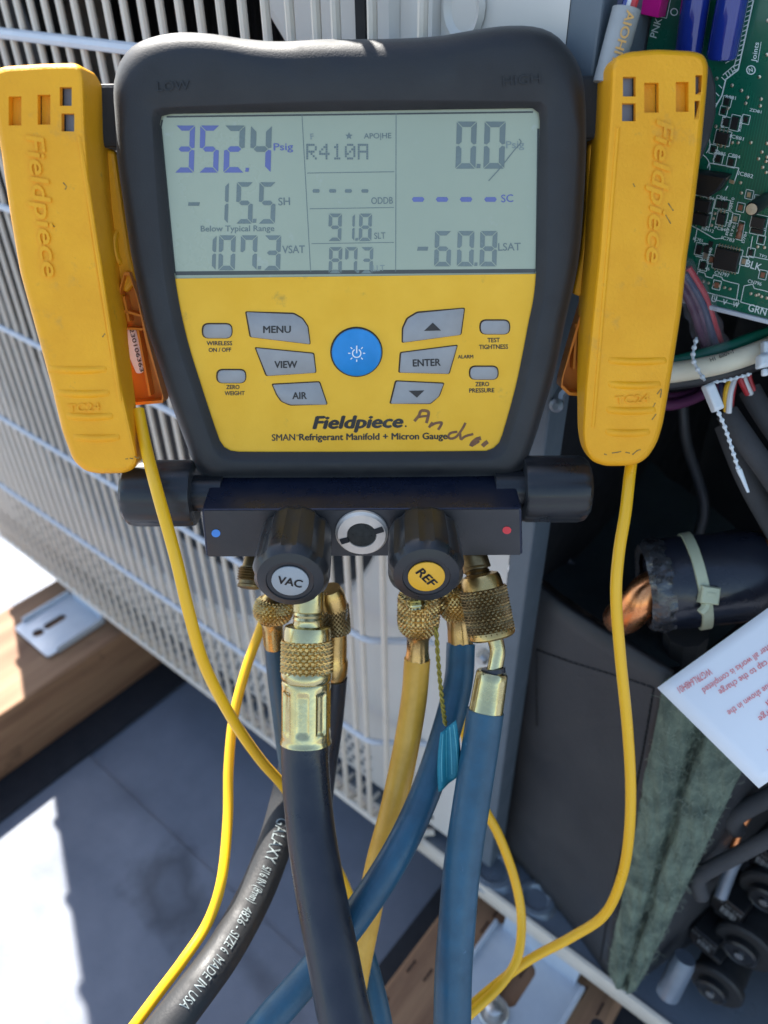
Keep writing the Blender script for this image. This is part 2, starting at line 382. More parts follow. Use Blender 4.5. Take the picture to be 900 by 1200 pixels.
for x, w in ((-.2475, .006), (-.231, .0045), (-.2235, .003)):   # pressed ribs beside the opening
    b = MB(); q = [(-w, 0), (-w*.5, -.0035), (w*.5, -.0035), (w, 0)]
    b.loft([[V((x+a, YP-.0003+c, z)) for a, c in q] for z in (H-.13, ZTOP-.01)]); b.build('rib', 'panel', fp)
b = MB(); b.cbox((-.262, YP-.0012, H-.02), V((.0055, 0, 0)), V((0, .002, 0)), V((0, 0, .14))); b.build('groove', 'dark', fp)
b = MB(); b.loft([[V((x, YP-.001+y, z)) for x, z in q] for y, q in ((0, circ(-.208, H-.028, .0095, 20, .012)), (-.003, circ(-.208, H-.028, .0085, 20, .011)), (-.001, circ(-.208, H-.028, .006, 20, .0085)))]); b.build('grip_recess', 'panel', fp)
b = MB()
for px, py in ((505, 924), (505, 957)):
    p = atY(px, py, YP-.0006); b.cbox(p, V((.004, 0, 0)), V((0, .001, 0)), V((0, 0, .0035)))
b.build('slot', 'dark', fp, smooth=0)
b = MB(); p = atY(568, 768, YP-.002); b.lathe([(.0045, 0), (.0045, .004), (.003, .006)], p, V((0, -1, 0)), 6); b.build('screw', 'steel', fp)
b = MB()  # staggered rows of small dark discs low on the panel
for iz in range(5):
    for ix in range(64):
        p = V((-.86+ix*.0092+.0046*(iz % 2), YP-.0005, ZB+.030+iz*.0085)); b.lathe([(.0023, 0), (.0023, .0007)], p, V((0, -1, 0)), 8)
o = b.build('panel_dots', 'slate', fp, smooth=0); o['kind'] = 'stuff'
# flange of the partition on the right of the front panel, and the partition behind it
b = MB(); b.box((XPE, YP-.0004, ZB+.02), V((.013, 0, 0)), V((0, .020, 0)), V((0, 0, ZTOP-ZB-.02)))
b.build('corner_post', 'slate', U, smooth=0, bevel=.0012)
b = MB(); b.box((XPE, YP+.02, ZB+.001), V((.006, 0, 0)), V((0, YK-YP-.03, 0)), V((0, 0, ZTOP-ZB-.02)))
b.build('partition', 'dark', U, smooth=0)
b = MB(); b.box((XPE+.0065, YP+.021, H-.19), V((.004, 0, 0)), V((0, .034, 0)), V((0, 0, ZTOP-H+.18)))
b.build('control_box_wall', 'slate', U, smooth=0, bevel=.001)
# housing: lid, back, right side
b = MB(); b.box((XL-.006, YP-.012, ZTOP), V((XR-XL+.012, 0, 0)), V((0, YK-YP+.02, 0)), V((0, 0, .004))); b.box((XL-.006, YP-.012, ZTOP-.012), V((XR-XL+.012, 0, 0)), V((0, .0015, 0)), V((0, 0, .012)))
b.build('lid', 'panel', U, smooth=0)
b = MB(); b.box((XR, YP+.002, ZB+.02), V((.0015, 0, 0)), V((0, YK-YP, 0)), V((0, 0, ZTOP-ZB-.021))); b.build('side_panel', 'panel', U, smooth=0)
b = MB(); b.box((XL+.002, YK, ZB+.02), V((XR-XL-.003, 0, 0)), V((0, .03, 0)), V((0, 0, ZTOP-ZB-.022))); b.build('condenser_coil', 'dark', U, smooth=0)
b = MB()
for i in range(60): b.box((XL+.02+i*.0125, YK-.004, ZB+.03), V((.0016, 0, 0)), V((0, .0035, 0)), V((0, 0, ZTOP-ZB-.04)))
o = b.build('coil_fins', 'fin', U, smooth=0); o['kind'] = 'stuff'
# fan
fan = MB(); fc = V((C_FAN.x, YP+.10, C_FAN.z)); fan.lathe([(.055, 0), (.055, .05), (.045, .056), (.0, .058)], fc, V((0, -1, 0)), 40, cap1=False)
fan = fan.build('fan_hub', 'fan', U)
for k in range(3):
    b = MB(); rows = []
    for i in range(10):
        r = .05+.225*i/9; w = R(34+18*i/9); a0 = 2*math.pi*k/3+.35
        rows.append([fc+V((r*math.cos(a0+w*(j/6-.5)), -.055+.07*(j/6)+.012*math.sin(j/6*3), r*math.sin(a0+w*(j/6-.5)))) for j in range(7)])
    b.loft(rows, False, False, False); o = b.build('blade', 'fan', fan); md = o.modifiers.new('t', 'SOLIDIFY'); md.thickness = .003
# wire guard
ZW = [H-.052, H-.1645, H-.277, H-.391, H-.503]
zb, zt = ZB+.012, ZTOP-.012
xs = [-.255, -.266] + [-.2815-.0148*i for i in range(40)]
b = MB(); p0 = [V((0, YP, zt)), V((0, YG+.004, zt)), V((0, YG, zt-.008))]+[V((0, YG, zt-.008-(zt-zb-.016)*i/5)) for i in range(1, 6)]+[V((0, YG+.004, zb)), V((0, YP, zb-.001))]
b.tube(p0, .0021, 8); bar0 = b.build('guard_bar', 'guard_cream', U); bar0.location.x = ORG[U.name].x*0
org = ORG[U.name]
for i, x in enumerate(xs+[-.2355, -.2105]):
    o = bar0 if i == 0 else bar0.copy()
    if i: COL.objects.link(o); o.parent = U
    o.location = (x, 0, 0)
for i, z in enumerate(ZW):
    b = MB(); r = .0031 if i == 0 else .0025
    pts = spline([V((-.880, YP-.001, z)), V((-.879, YG+.010, z)), V((-.867, YG-.0018, z)), V((-.6, YG-.0018, z)), V((-.30, YG-.0018, z)), V((-.262, YG-.0018, z)), V((-.249, YG, z)), V((-.238, YG+.008, z)), V((-.218, YP-.002, z)), V((-.213, YP+.001, z))], 5)
    b.tube(pts, r, 8); b.build('guard_ring_wire', 'guard_ring', U)
b = MB(); b.tube([V((-.874, YG+.001, zb+.0025)), V((-.23, YG+.001, zb+.0025)), V((-.205, YP-.001, zb+.0025))], .0032, 8); b.build('guard_bottom_wire', 'guard_cream', U)
# base pan
b = MB(); zf = ZB+.010
b.box((XL, YB+.004, zf-.0015), V((XR-XL, 0, 0)), V((0, YK-YB, 0)), V((0, 0, .0015)))
bp = b.build('base_pan', 'pan', U, smooth=0)
b = MB(); q = [(.0012, -.004), (0, .002), (-.0002, .0105), (.0012, .0135), (.0038, .0140), (.0046, .0130), (.0042, .0118), (.0022, .0105), (.0026, -.004)]
b.loft([[V((x, YB+a, ZB+c)) for a, c in q] for x in (XL, XR)]); b.build('pan_lip', 'guard_cream', bp)
for px, py, r in ((578, 1020, .021), (628, 1055, .017)):
    p = atZ(px, py, zf); b = MB(); b.lathe([(r, 0), (r*.82, .004), (r*.62, .0045), (r*.5, .002), (0, .002)], p, V((0, 0, 1)), 28, cap1=False); b.build('pressed_boss', 'pan', bp)
p = atZ(700, 1203, zf+.0008); b = MB(); b.lathe([(.005, 0), (.005, .0004)], p, V((0, 0, 1)), 20); b.build('drain_hole', 'dark', bp)
# feet
def foot(cx, y0, y1, w, slot, hole):
    z = ZT+.0045; b = MB()
    outl = rounded([(cx-w/2, y1), (cx-w/2, y0), (cx+w/2, y0), (cx+w/2, y1)], .006, 5)
    sl_ = [V((slot[0]+slot[2]*math.cos(a), slot[1]+slot[3]*(1 if math.sin(a) > 0 else -1)+slot[2]*math.sin(a))) for a in [2*math.pi*i/24+.01 for i in range(24)]]
    holes = [sl_]+([[V((hole[0]+hole[2]*math.cos(2*math.pi*i/20), hole[1]+hole[2]*math.sin(2*math.pi*i/20))) for i in range(20)]] if hole else [])
    for zz in (z, z-.002): b.tess([[V((p.x, p.y, zz)) for p in q] for q in [outl]+holes])
    for q in [outl]+holes: b.loft([[V((p.x, p.y, zz)) for p in q] for zz in (z, z-.002)], False, False)
    q = [(y1-.003, z+.0002), (y1-.001, z+.007), (y1+.002, ZB+.001), (y1+.006, ZB+.001), (y1+.006, z-.001), (y1-.003, z-.002)]
    b.loft([[V((x, a, c)) for a, c in q] for x in (cx-w*.42, cx+w*.42)])
    f = b.build('foot', 'galv', U, recalc=True)
    for s in (-1, 1):
        e = MB(); e.box((cx+s*w/2-.0015, y0+.012, z-.003), V((.003, 0, 0)), V((0, y1-y0-.014, 0)), V((0, 0, .0085))); e.build('stiffening_flange', 'galv', f, smooth=0, bevel=.0008)
    return f
foot(-.712, .212, .288, .072, (-.7195, .248, .0055, .0085), (-.7185, .226, .0065))
f2 = foot(-.092, .205, .288, .078, (-.0935, .258, .0075, .012), None)
pz = atZ(578, 1186, ZT+.006); b = MB(); b.lathe([(.0115, 0), (.0115, .002), (.0105, .0028), (.006, .0026), (.006, .0085), (.0045, .0095)], pz, V((0, 0, 1)), 24); b.build('bolt', 'steel', f2)
# ------------------------------------------------------------------ inside the service bay
b = MB(); a_, c_ = atY(640, 625, .37), atY(692, 690, .37); d_ = atY(735, 703, .37); b.tube([a_, c_, d_], .003, 6); b.build('inner_bracket', 'dark_steel', U)
b = MB(); a_ = atD(653, 474, .372); b.lathe([(.0034, 0), (.0034, .003), (.0016, .005)], a_, V((.3, -1, .3)), 12); b.tube([a_, atD(655, 462, .372), atD(662, 455, .372)], .003, 8); b.build('clip', 'pan_bright', U)
# sound jacket of the compressor
zj0, zj1 = zf+.002, H-.318
J = thing('compressor_jacket', (-.08, .36, zj0), 'black vinyl sound jacket with stitched seams and green felt showing at its edge', 'insulation jacket')
tlp, trp = atZ(620, 672, zj1), atZ(785, 790, zj1); blp, brp = atZ(597, 992, zj0), atZ(716, 1142, zj0)
tl0 = tlp+(tlp-trp)*.08; bl0 = blp+(blp-brp)*.15
def jp(u, v, off=0):
    """point on the front sheet: u along it, v down it"""
    p = (tl0.lerp(trp, u)).lerp(bl0.lerp(brp, u), v); n = (trp-tl0).cross(bl0-tl0).normalized()
    if n.y > 0: n = -n
    wob = .0022*math.sin(u*5+v*2)+.0016*math.sin(v*7+u*3)
    return p+n*(off+wob)
b = MB(); NU, NV = 16, 20
b.loft([[jp(u/NU, v/NV) for u in range(NU+1)] for v in range(NV+1)], False, False, False)
o = b.build('front_sheet', 'vinyl', J); md = o.modifiers.new('t', 'SOLIDIFY'); md.thickness = .004; md.offset = -1 if False else 0
def seam(pts, name='seam'):
    b = MB(); L_ = []
    for a, c in zip(pts[:-1], pts[1:]):
        n = max(2, int(math.hypot((c[0]-a[0])*.11, (c[1]-a[1])*.28)/.004))
        for i in range(n):
            t0, t1 = i/n, (i+.72)/n
            p, q = jp(a[0]+(c[0]-a[0])*t0, a[1]+(c[1]-a[1])*t0, .0024), jp(a[0]+(c[0]-a[0])*t1, a[1]+(c[1]-a[1])*t1, .0024)
            b.tube([p, q], .0006, 5)
    o = b.build(name, 'dark', J); o['kind'] = 'stuff'
seam([(.27, .40), (.23, .16), (.93, .055), (.93, .98)])
# felt edge: a thick folded roll beside the sheet
ft = [atD(790, 800, .395), atD(872, 900, .375)]; 
def strip(name, prof_top, prof_bot, m, wob=.003, nv=60, n_sub=18, parent=J):
    b = MB(); rows = []
    for v in range(nv+1):
        t = v/nv; ctrl = [a.lerp(c, t) for a, c in zip(prof_top, prof_bot)]; r = spline(ctrl, n_sub)
        rows.append([p+V((random.gauss(0, 1), random.gauss(0, 1), random.gauss(0, 1)))*wob*.07+V((0, -1, 0))*wob*(math.sin(v*.35+i*.12)*.45+math.sin(v*.8-i*.3)*.2) for i, p in enumerate(r)])
    b.loft(rows, False, False, False); return b.build(name, m, parent, smooth=80)
d0, d1 = .402, .50
top = [atD(786, 792, .410), atD(778, 800, .402), atD(795, 812, .392), atD(815, 828, .393), atD(824, 838, .402), atD(835, 843, .391), atD(858, 862, .389), atD(876, 885, .394), atD(872, 895, .41)]
bot = [atD(716, 1140, .520), atD(712, 1138, .514), atD(718, 1150, .506), atD(726, 1158, .506), atD(730, 1162, .513), atD(735, 1163, .505), atD(744, 1160, .504), atD(752, 1148, .507), atD(756, 1140, .52)]
strip('felt_edge', top, bot, 'felt')
b = MB()
for i in range(900):                               # loose fibres
    t = random.random(); k = random.uniform(.8, 7.2); i0 = int(k); fr = k-i0
    p = top[i0].lerp(top[i0+1], fr).lerp(bot[i0].lerp(bot[i0+1], fr), t)-FWD*.0015
    q = p+V((random.gauss(0, 1), random.gauss(0, 1), random.gauss(0, 1.3)))*.0024; m_ = p.lerp(q, .5)-FWD*.0012+V((random.gauss(0, 1), 0, random.gauss(0, 1)))*.0012
    b.tube([p, m_, q], .00008, 3)
o = b.build('felt_fibres', 'fibre', J); o['kind'] = 'stuff'
tp2 = [atD(874, 893, .412), atD(892, 905, .43), atD(960, 880, .50)]; bt2 = [atD(754, 1146, .520), atD(790, 1120, .55), atD(850, 1080, .60)]
strip('side_sheet', tp2, bt2, 'vinyl', .001)
b = MB(); q = [tl0+V((.004, .006, -.004)), trp+V((-.004, .006, -.004)), trp+V((.02, .12, .004)), tl0+V((.0, .16, .004))]
rows = [[q[0].lerp(q[1], u/12).lerp(q[3].lerp(q[2], u/12), v/8)+V((0, 0, -.02*math.sin(math.pi*v/8)+random.gauss(0, .0008))) for u in range(13)] for v in range(9)]
b.loft(rows, False, False, False); b.build('felt_lining', 'felt_dark', J, smooth=80)
# reactor coil wrapped in black tape
Rc = thing('reactor_coil', atD(815, 690, .43), 'black taped toroid coil with bare copper end and a pale cable tie', 'coil')
ca, cb = atD(762, 686, .404), atD(893, 672, .396); axr = (cb-ca).normalized(); Lc = (cb-ca).length; rc = .0232
b = MB(); b.lathe([(rc*.80, 0), (rc*.93, .002), (rc, .006), (rc*1.02, Lc*.3), (rc*1.0, Lc*.6), (rc*1.02, Lc*.85), (rc*.94, Lc), (rc*.5, Lc+.001)], ca, axr, 40, lambda th, r, t: r*(1+.012*math.sin(th*7+t*300)))
b.build('taped_body', 'tape_black', Rc)
b = MB(); rows = []
for i in range(6):
    rows.append([(rc*(.74, .9, 1.0, 1.04, 1.0, .94)[i]), (-.002, -.0035, -.001, .004, .008, .0085)[i]])
b.lathe(rows, ca, axr, 90, lambda th, r, t: r*(1+.045*math.sin(th*13+t*420)*math.sin(th*5+1)+.022*math.sin(th*22-t*600)), cap0=False, cap1=False); b.build('tape_edge', 'tape_edge', Rc)
b = MB(); b.lathe([(rc*.93, 0), (rc*.95, .003), (rc*.7, .006)], cb-axr*.001, axr, 40, lambda th, r, t: r*(1+.02*math.sin(th*40))); b.build('winding', 'copper', Rc)
b = MB()
cw = axr.cross(FWD).normalized()
b.tube(spline([ca+axr*.012-FWD*.006+cw*.003, ca-axr*.002-FWD*.005-cw*.002, ca-axr*.008-FWD*.003-cw*.008, ca-axr*.012+FWD*.004-cw*.014, ca-axr*.013+FWD*.014-cw*.018], 5), .0095, 20)
b.build('copper_winding', 'copper', Rc)
b = MB(); mid = ca.lerp(cb, .40); w = axr*.0032
b.lathe([(rc*1.03, -.0028), (rc*1.085, -.0024), (rc*1.085, .0024), (rc*1.03, .0028)], mid, (axr+V((0, 0, .10))).normalized(), 40, cap0=False, cap1=False); tie = b.build('cable_tie', 'tie_green', Rc)
b = MB(); hp = atD(830, 697, .377); e1 = (RT*.92-UP*.12); e2 = (UP*.95+RT*.12); b.cbox(hp, e1*.0095, e2*.0088, -FWD*.007, .0008); b.cbox(hp-FWD*.0036+e2*.0006, e1*.0045, e2*.0016, -FWD*.0004)
b.tube([hp-e2*.003, hp-e2*.007-e1*.001, hp-e2*.0095-e1*.003], .0022, 6); hd = b.build('tie_head', 'tie_green', tie, bevel=.0006)
b = MB(); b.tube([atD(805, 735, .42), atD(800, 770, .45), atD(790, 790, .50)], .012, 10); b.build('support_leg', 'dark', Rc)
# paper notice, printed side up, seen upside down
q0, q1, q3 = atD(770, 806, .372), atD(960, 669, .357), atD(888, 922, .352); q2 = q3+(q1-q0)
pn = (q1-q0).cross(q3-q0).normalized(); pn = pn if pn.dot(FWD) < 0 else -pn
def PS(px, py, z=0):
    p = hit(px, py, q0, pn); e = (p-q0).dot((q3-q0).normalized()); return p+pn*(z+.004*math.sin(e*22))
Pp = thing('paper_notice', q0, 'white paper sheet with red print lying upside down against the open unit', 'paper')
b = MB(); rows = []
for i in range(13):
    rows.append([(lambda p: p+pn*(.004*math.sin((p-q0).dot((q3-q0).normalized())*22)))(q0.lerp(q1, j/12).lerp(q3.lerp(q2, j/12), i/12)) for j in range(13)])
b.loft(rows, False, False, False); o = b.build('sheet', 'paper', Pp, smooth=60); md = o.modifiers.new('t', 'SOLIDIFY'); md.thickness = .0002; md.offset = -1
b = MB()
for s, a, c, h in (('WG7RL648H01', (833, 786), (795, 809), 8.2), ('after all works is completed', (904, 757), (824, 810), 7.6), ('and cap to the charge', (912, 768), (843, 812), 7.6), ('value shown in the', (908, 799), (853, 836), 7.6), ('of', (904, 818), (897, 826), 7), ('charge', (912, 826), (889, 843), 7.6), ('model', (920, 860), (899, 879), 5)):
    # reading direction runs down to the left, so the letters stand on their heads
    d = V(c)-V(a); up_ = V((d.y, -d.x)).normalized()
    a2 = V(a)-up_*h*.5; c2 = V(c)-up_*h*.5
    txt(b, s, tuple(a2), tuple(c2), h, PS, .0006, bold=.004)
b.build('red_print', 'print_red', Pp, smooth=0, recalc=False)
# ------------------------------------------------------------------ circuit board
YC = .345
def B(px, py, z=0): return atY(px, py, YC-z)
PC = thing('circuit_board', atY(830, 350, YC), 'green control circuit board with white print behind the right yellow clamp', 'circuit board')
ex, ez = V((1, 0, 0)), V((0, 0, 1)); eo = V((0, -1, 0))
zlow = B(866, 365).z
b = MB(); b.box((-.151, YC, zlow), V((.19, 0, 0)), V((0, .0016, 0)), V((0, 0, ZTOP-.004-zlow))); b.build('board', 'pcb', PC, smooth=0)
b = MB(); b.box((-.151, YC-.001, zlow-.0022), V((.19, 0, 0)), V((0, .006, 0)), V((0, 0, .0020))); b.build('board_frame', 'guard_ring', PC, smooth=0, bevel=.0005)
si = MB()
def sl2(pts, w=1.1):
    for a, c in zip(pts[:-1], pts[1:]): line(si, a, c, w, B, .00015)
def rect4(x0, y0, x1, y1, k=.22, sl=-.22):
    """board-aligned rectangle around a pixel box"""
    cx, cyy = (x0+x1)/2, (y0+y1)/2; w, h = (x1-x0)/2, (y1-y0)/2
    return [(cx+a*w+e*h*sl, cyy+e*h+a*w*k) for a, e in ((-1, -1), (1, -1), (1, 1), (-1, 1))]
def comp(name, x0, y0, x1, y1, hgt, m, frame=True, pins=0, col='chip'):
    q = rect4(x0, y0, x1, y1); b = MB(); b.prism([B(x, y, .0003) for x, y in q], eo*hgt, .0002)
    o = b.build(name, m, PC, smooth=0)
    if frame:
        f = rect4(x0-2, y0-2, x1+2, y1+2); sl2(f+[f[0]], .8)
    if pins:
        b = MB()
        for (a, c) in ((q[0], q[1]), (q[3], q[2])):
            for i in range(pins):
                t = (i+.5)/pins; x, y = a[0]+(c[0]-a[0])*t, a[1]+(c[1]-a[1])*t; s_ = -1 if a is q[0] else 1
                p = B(x, y+s_*2.2, .0008); b.cbox(p, ex*.0004, ez*.0014, eo*.0005)
        b.build('pin', 'solder', o, smooth=0)
    return o
comp('chip', 839, 292, 866, 315, .0022, 'chip', pins=8)
comp('chip', 840, 155, 854, 168, .0014, 'chip', pins=3); comp('chip', 815, 233, 834, 246, .003, 'chip', pins=2); comp('chip', 813, 249, 831, 262, .003, 'chip', pins=2)
comp('chip', 842, 250, 850, 262, .0014, 'chip', pins=2); comp('chip', 882, 254, 897, 266, .002, 'chip'); comp('chip', 881, 268, 895, 273, .001, 'chip')
comp('chip', 858, 137, 865, 151, .001, 'chip'); comp('chip', 817, 287, 823, 297, .0015, 'chip')
for x, y in ((852, 119), (851, 143), (842, 186), (857, 190), (843, 239), (850, 240), (828, 292), (824, 311)):
    comp('resistor_chip', x-3, y-4, x+3, y+4, .0006, 'chip')
b = MB(); q = [(820, 198), (850, 202), (858, 204), (848, 220), (836, 228), (817, 224)]; b.prism([B(x, y, .0003) for x, y in q], eo*.006, .001); b.build('transistor', 'chip', PC)
sl2([(829, 197), (831, 191), (866, 197), (860, 215), (855, 213)]); sl2([(850, 223), (853, 218)])
b = MB(); poly(b, [(855, 210), (861, 212), (860, 216), (854, 214)], B, .0004); b.build('solder_tab', 'solder', PC, smooth=0)
for x, y in ((833, 286), (827, 300), (834, 304), (868, 243), (862, 256), (872, 306), (880, 296), (892, 281), (874, 140), (848, 130), (836, 175), (878, 228), (888, 234), (840, 334), (894, 322)):
    comp('resistor_chip', x-2.4, y-3.2, x+2.4, y+3.2, .0005, ('chip', 'resistor', 'solder')[(x+y) % 3], frame=(x % 2 == 0))
# round capacitor standing off the board, a lying resistor, two blue capacitors, pink box, sleeve of wires
cc = atY(881, 245, YC-.016); b = MB(); b.lathe([(.0026, -.0158), (.00275, -.0155), (.00275, -.001), (.0024, 0), (.0022, -.0002), (0, -.0002)], cc, V((0, -1, 0)), 24, cap1=False); cpo = b.build('capacitor', 'chip', PC)
b = MB(); b.lathe([(.0021, 0), (.0021, .0004)], cc, V((0, -1, 0)), 20); b.cbox(cc+eo*.0005, ex*.0003, ez*.0036, eo*.0002); b.cbox(cc+eo*.0005, ex*.0036, ez*.0003, eo*.0002); b.build('can_top', 'solder', cpo, smooth=0)
b = MB(); r1, r2 = B(869, 262, .0025), B(865, 279, .0025); b.tube([r1.lerp(r2, t) for t in (0, .08, .2, .35, .5, .65, .8, .92, 1)], lambda t: .0013*(.6+.4*abs(math.cos(math.pi*3*t))), 10); b.build('resistor', 'resistor', PC)
for (x0, y0, x1, y1, w) in ((821, -40, 806, 66, 30), (866, -40, 845, 70, 32)):
    p, q = B(x0, y0, .006), B(x1, y1, .006); dp = (q-p); b = MB(); r = w/2/F*.318; L_ = dp.length
    b.lathe([(r*.8, 0), (r, .001), (r, L_-.0015), (r*.93, L_-.0004), (r*.82, L_), (r*.4, L_-.0002)], p, dp, 28); b.build('film_capacitor', 'cap_blue', PC)
comp('terminal_block', 757, -25, 784, 16, .007, 'pink', frame=True)
ta, tb = atX(748, -40, -.1425), atX(711, 98, -.1425); tm = ta.lerp(tb, .355); dt = tb-tm; Lt = dt.length; b = MB(); r = .0050
b.lathe([(r*.86, .004), (r*.86, 0), (r, 0), (r, Lt), (r*.9, Lt)], tm, dt, 24, cap0=False); slv = b.build('wire_sleeve', 'sleeve_white', PC)
sv_n = (CAM-tm); sv_n = (sv_n-dt.normalized()*sv_n.dot(dt.normalized())).normalized(); sv_0 = tm+sv_n*(r+.0003)
b = MB(); txt(b, 'AIOHIT', (735, 11), (716, 74), 10, lambda x, y, z: hit(x, y, sv_0, sv_n)+sv_n*z*.1, bold=.02); 
b.build('sleeve_print', 'print_gold', slv, smooth=0, recalc=False)
for k, (m_, o_) in enumerate((('wire_navy', -.0025), ('cap_blue', -.0002), ('wire_white', .0012), ('wire_red', .003))):
    b = MB(); b.tube([ta+ex*o_+eo*.001, tm+ex*o_*.9+eo*.0012, tm.lerp(tb, .3)+ex*o_*.6], .0013, 8); b.build('wire', m_, slv)
# printed lines and words
sl2([(883, 0), (865, 82), (850.5, 93), (846, 112), (835, 131)], 1.6); sl2([(876.5, 0), (861, 76), (847, 88)], 1.)
for i in range(24):
    t = i/23
    if t < .62: x, y = 883-(18)*t/.62, 82*t/.62; line(si, (x, y), (x-6.5, y+3), 1.1, B, .00016)
    elif t < .82: u = (t-.62)/.2; x, y = 865-14.5*u, 82+11*u; line(si, (x, y), (x-3.5, y-6), 1.1, B, .00016)
    else: u = (t-.82)/.18; x, y = 850-14*u, 93+38*u; line(si, (x, y), (x-4, y-4), 1.1, B, .00016)
sl2([(870, 0), (864, 12)]); sl2([(842, 0), (828, 67)], .8); sl2([(862, 52), (859, 69), (850, 74)], .9)
for s, a, c, h in (('Joints', (885.5, 73), (889.5, 50), 5.5), ('R881', (850, 115), (862, 117), 4), ('IC881', (855, 161), (871, 165), 4), ('C885', (836, 180), (850, 183), 4), ('C884', (853, 183), (867, 186), 4), ('IC882', (865, 205), (882, 209), 4.5), ('C845', (839, 232), (852, 235), 4),
                   ('PC84', (824, 232), (836, 235), 4), ('IC783', (845, 280), (860, 284), 4), ('CN797', (837, 321), (854, 325), 4), ('BLK', (872.5, 312), (891, 318), 8.5), ('GRN', (876, 364), (897, 370), 8.5), ('U', (833, 353), (839, 354.5), 7.5), ('CN796', (876, 331), (892, 335), 4), ('PNK', (769, 45), (776, 22), 8), ('PC840', (837, 268), (853, 272), 3.5), ('R8410', (857, 247), (861, 232), 3.5), ('R884', (848, 150), (851, 137), 3.5), ('R885', (868, 154), (871, 140), 3.5)):
    txt(si, s, a, c, h, B, .00016, bold=.012)
sl2([(888, 73), (892, 49)], .7)
for s, a, c, h in (('R8412', (822, 269), (836, 273), 3.5), ('IC701', (812, 281), (823, 284), 3.5), ('R783', (858, 277), (863, 261), 3.2), ('R784', (853, 276), (858, 258), 3.2), ('D784', (872, 285), (876, 272), 3.2), ('C849', (825, 306), (829, 293), 3.2), ('R742', (831, 305), (835, 291), 3.2), ('C746', (820, 314), (831, 317), 3.2), ('TP3', (889, 300), (898, 303), 3.2), ('C881', (838, 190), (842, 176), 3.4), ('ZD81', (878, 130), (892, 133), 3.4), ('V', (846, 356), (851, 357.5), 6), ('W', (858, 359), (865, 361), 6)):
    txt(si, s, a, c, h, B, .00016, bold=.012)
sl2([(862, 280), (866, 258), (873, 260), (869, 282), (862, 280)], .8); sl2([(853, 247), (859, 249), (857, 262), (850, 260)], .7); sl2([(806, 262), (817, 268), (814, 284)], .8); sl2([(838, 345), (866, 352), (864, 358), (837, 351), (838, 345)], .7)
for cx, cyy, r in ((880, 82, 5), (790, 14, 4)):
    q = circ(cx, cyy, r, 16); sl2(q+[q[0]], 1.3)
txt(si, 'N', (878, 85), (882.5, 84), 5, B, .00016, bold=.02)
for pts in ([(815, 326), (818, 318), (826, 320), (827, 324), (835, 326), (836, 322), (846, 325), (847, 328), (857, 331), (866, 333), (863, 352), (815, 339)], [(872, 335), (882, 333), (884, 338), (897, 341), (903, 343)], [(872, 335), (868, 354), (905, 364)], [(882, 277), (878, 300), (903, 305)], [(815, 300), (823, 302), (820, 318)], [(814, 266), (826, 273), (838, 280), (848, 279)]): sl2(pts, .9)
for k in range(2): q = [(815+17*math.cos(a), 168+k*28+17*math.sin(a)) for a in [R(-70+14*i) for i in range(9)]]; sl2(q, .9)
si.build('silkscreen', 'silk', PC, smooth=0, recalc=False)
b = MB()
vias = [(876, 114), (874, 121), (892, 116), (891, 124), (853, 127), (839, 148), (845, 171), (858, 167), (865, 167), (880, 167), (899, 168), (893, 178), (889, 186), (898, 189), (894, 196), (898, 202), (868, 214), (869, 226), (899, 184), (900, 24), (899, 64), (838, 250), (836, 256), (834, 264), (859, 312), (890, 90), (858, 100), (840, 92), (869, 106), (889, 345)]
vias += [(824+6.3*i, 330+1.7*i) for i in range(6)]+[(880+6.3*i, 344+1.7*i) for i in range(4)]+[(888, 289), (896, 290)]
for x, y in vias:
    b.lathe([(.00072, 0), (.0006, .0003), (.0003, .0004)], B(x, y, .0001), eo, 10)
o = b.build('solder_pads', 'solder', PC); o['kind'] = 'stuff'
b = MB()
for i in range(16):
    x = 858+i*2.6; pts = [(x+18, 100+i*3), (x+4, 165+i*4), (x-4, 190+i*5), (x-14, 240+i*3)]
    for a, c in zip(pts[:-1], pts[1:]): line(b, a, c, .7, B, .0001)
D('trace', (.01, .17, .10), .35); o = b.build('traces', 'trace', PC, smooth=0, recalc=False); o['kind'] = 'stuff'
# ------------------------------------------------------------------ wiring
def cable(name, l, r, m, label, cat, n=12, group=None, k=14):
    b = MB(); b.tube(path(l, n), r, k); return tag(b.build(name, m), label, cat, group)
cable('cream_cable', [(770, 438, .352), (800, 435, .350), (850, 425, .348), (900, 407, .350), (950, 380, .36)], .0046, 'wire_cream', 'thick cream cable running right from behind the yellow clamp', 'cable')
b = MB(); txt(b, 'H1  600V-1', (833, 424), (860, 413.5), 4.6, lambda x, y, z: atD(x, y, .3435), bold=.01)
b.build('cable_print', 'print_black', bpy.data.objects['cream_cable'], smooth=0, recalc=False)
cable('green_cable', [(770, 428, .362), (810, 419, .360), (850, 408, .358), (885, 395, .357), (950, 372, .36)], .0028, 'wire_green', 'green cable along the top of the cream cable', 'cable')
cable('black_cable', [(770, 450, .358), (830, 442, .356), (880, 428, .355), (950, 400, .36)], .0036, 'wire_black', 'black cable just under the cream cable', 'cable')
g = 'wires below the circuit board'
for k, (dx, dy) in enumerate(((0, 0), (7, 3), (-6, 4), (11, -4))):
    cable(('purple_wire', 'navy_wire', 'purple_wire', 'red_wire')[k], [(795+dx, 318+dy, .340), (815+dx, 352+dy, .345), (826+dx, 385+dy, .352), (838+dx, 420+dy, .372)], .0017, ('wire_purple', 'wire_navy', 'wire_purple', 'wire_red')[k], ('purple wire in the clear sleeve below the board', 'navy wire in the clear sleeve below the board', 'dark violet wire at the left edge of the clear sleeve', 'dull red wire in the clear sleeve below the board')[k], 'wire', group=g)
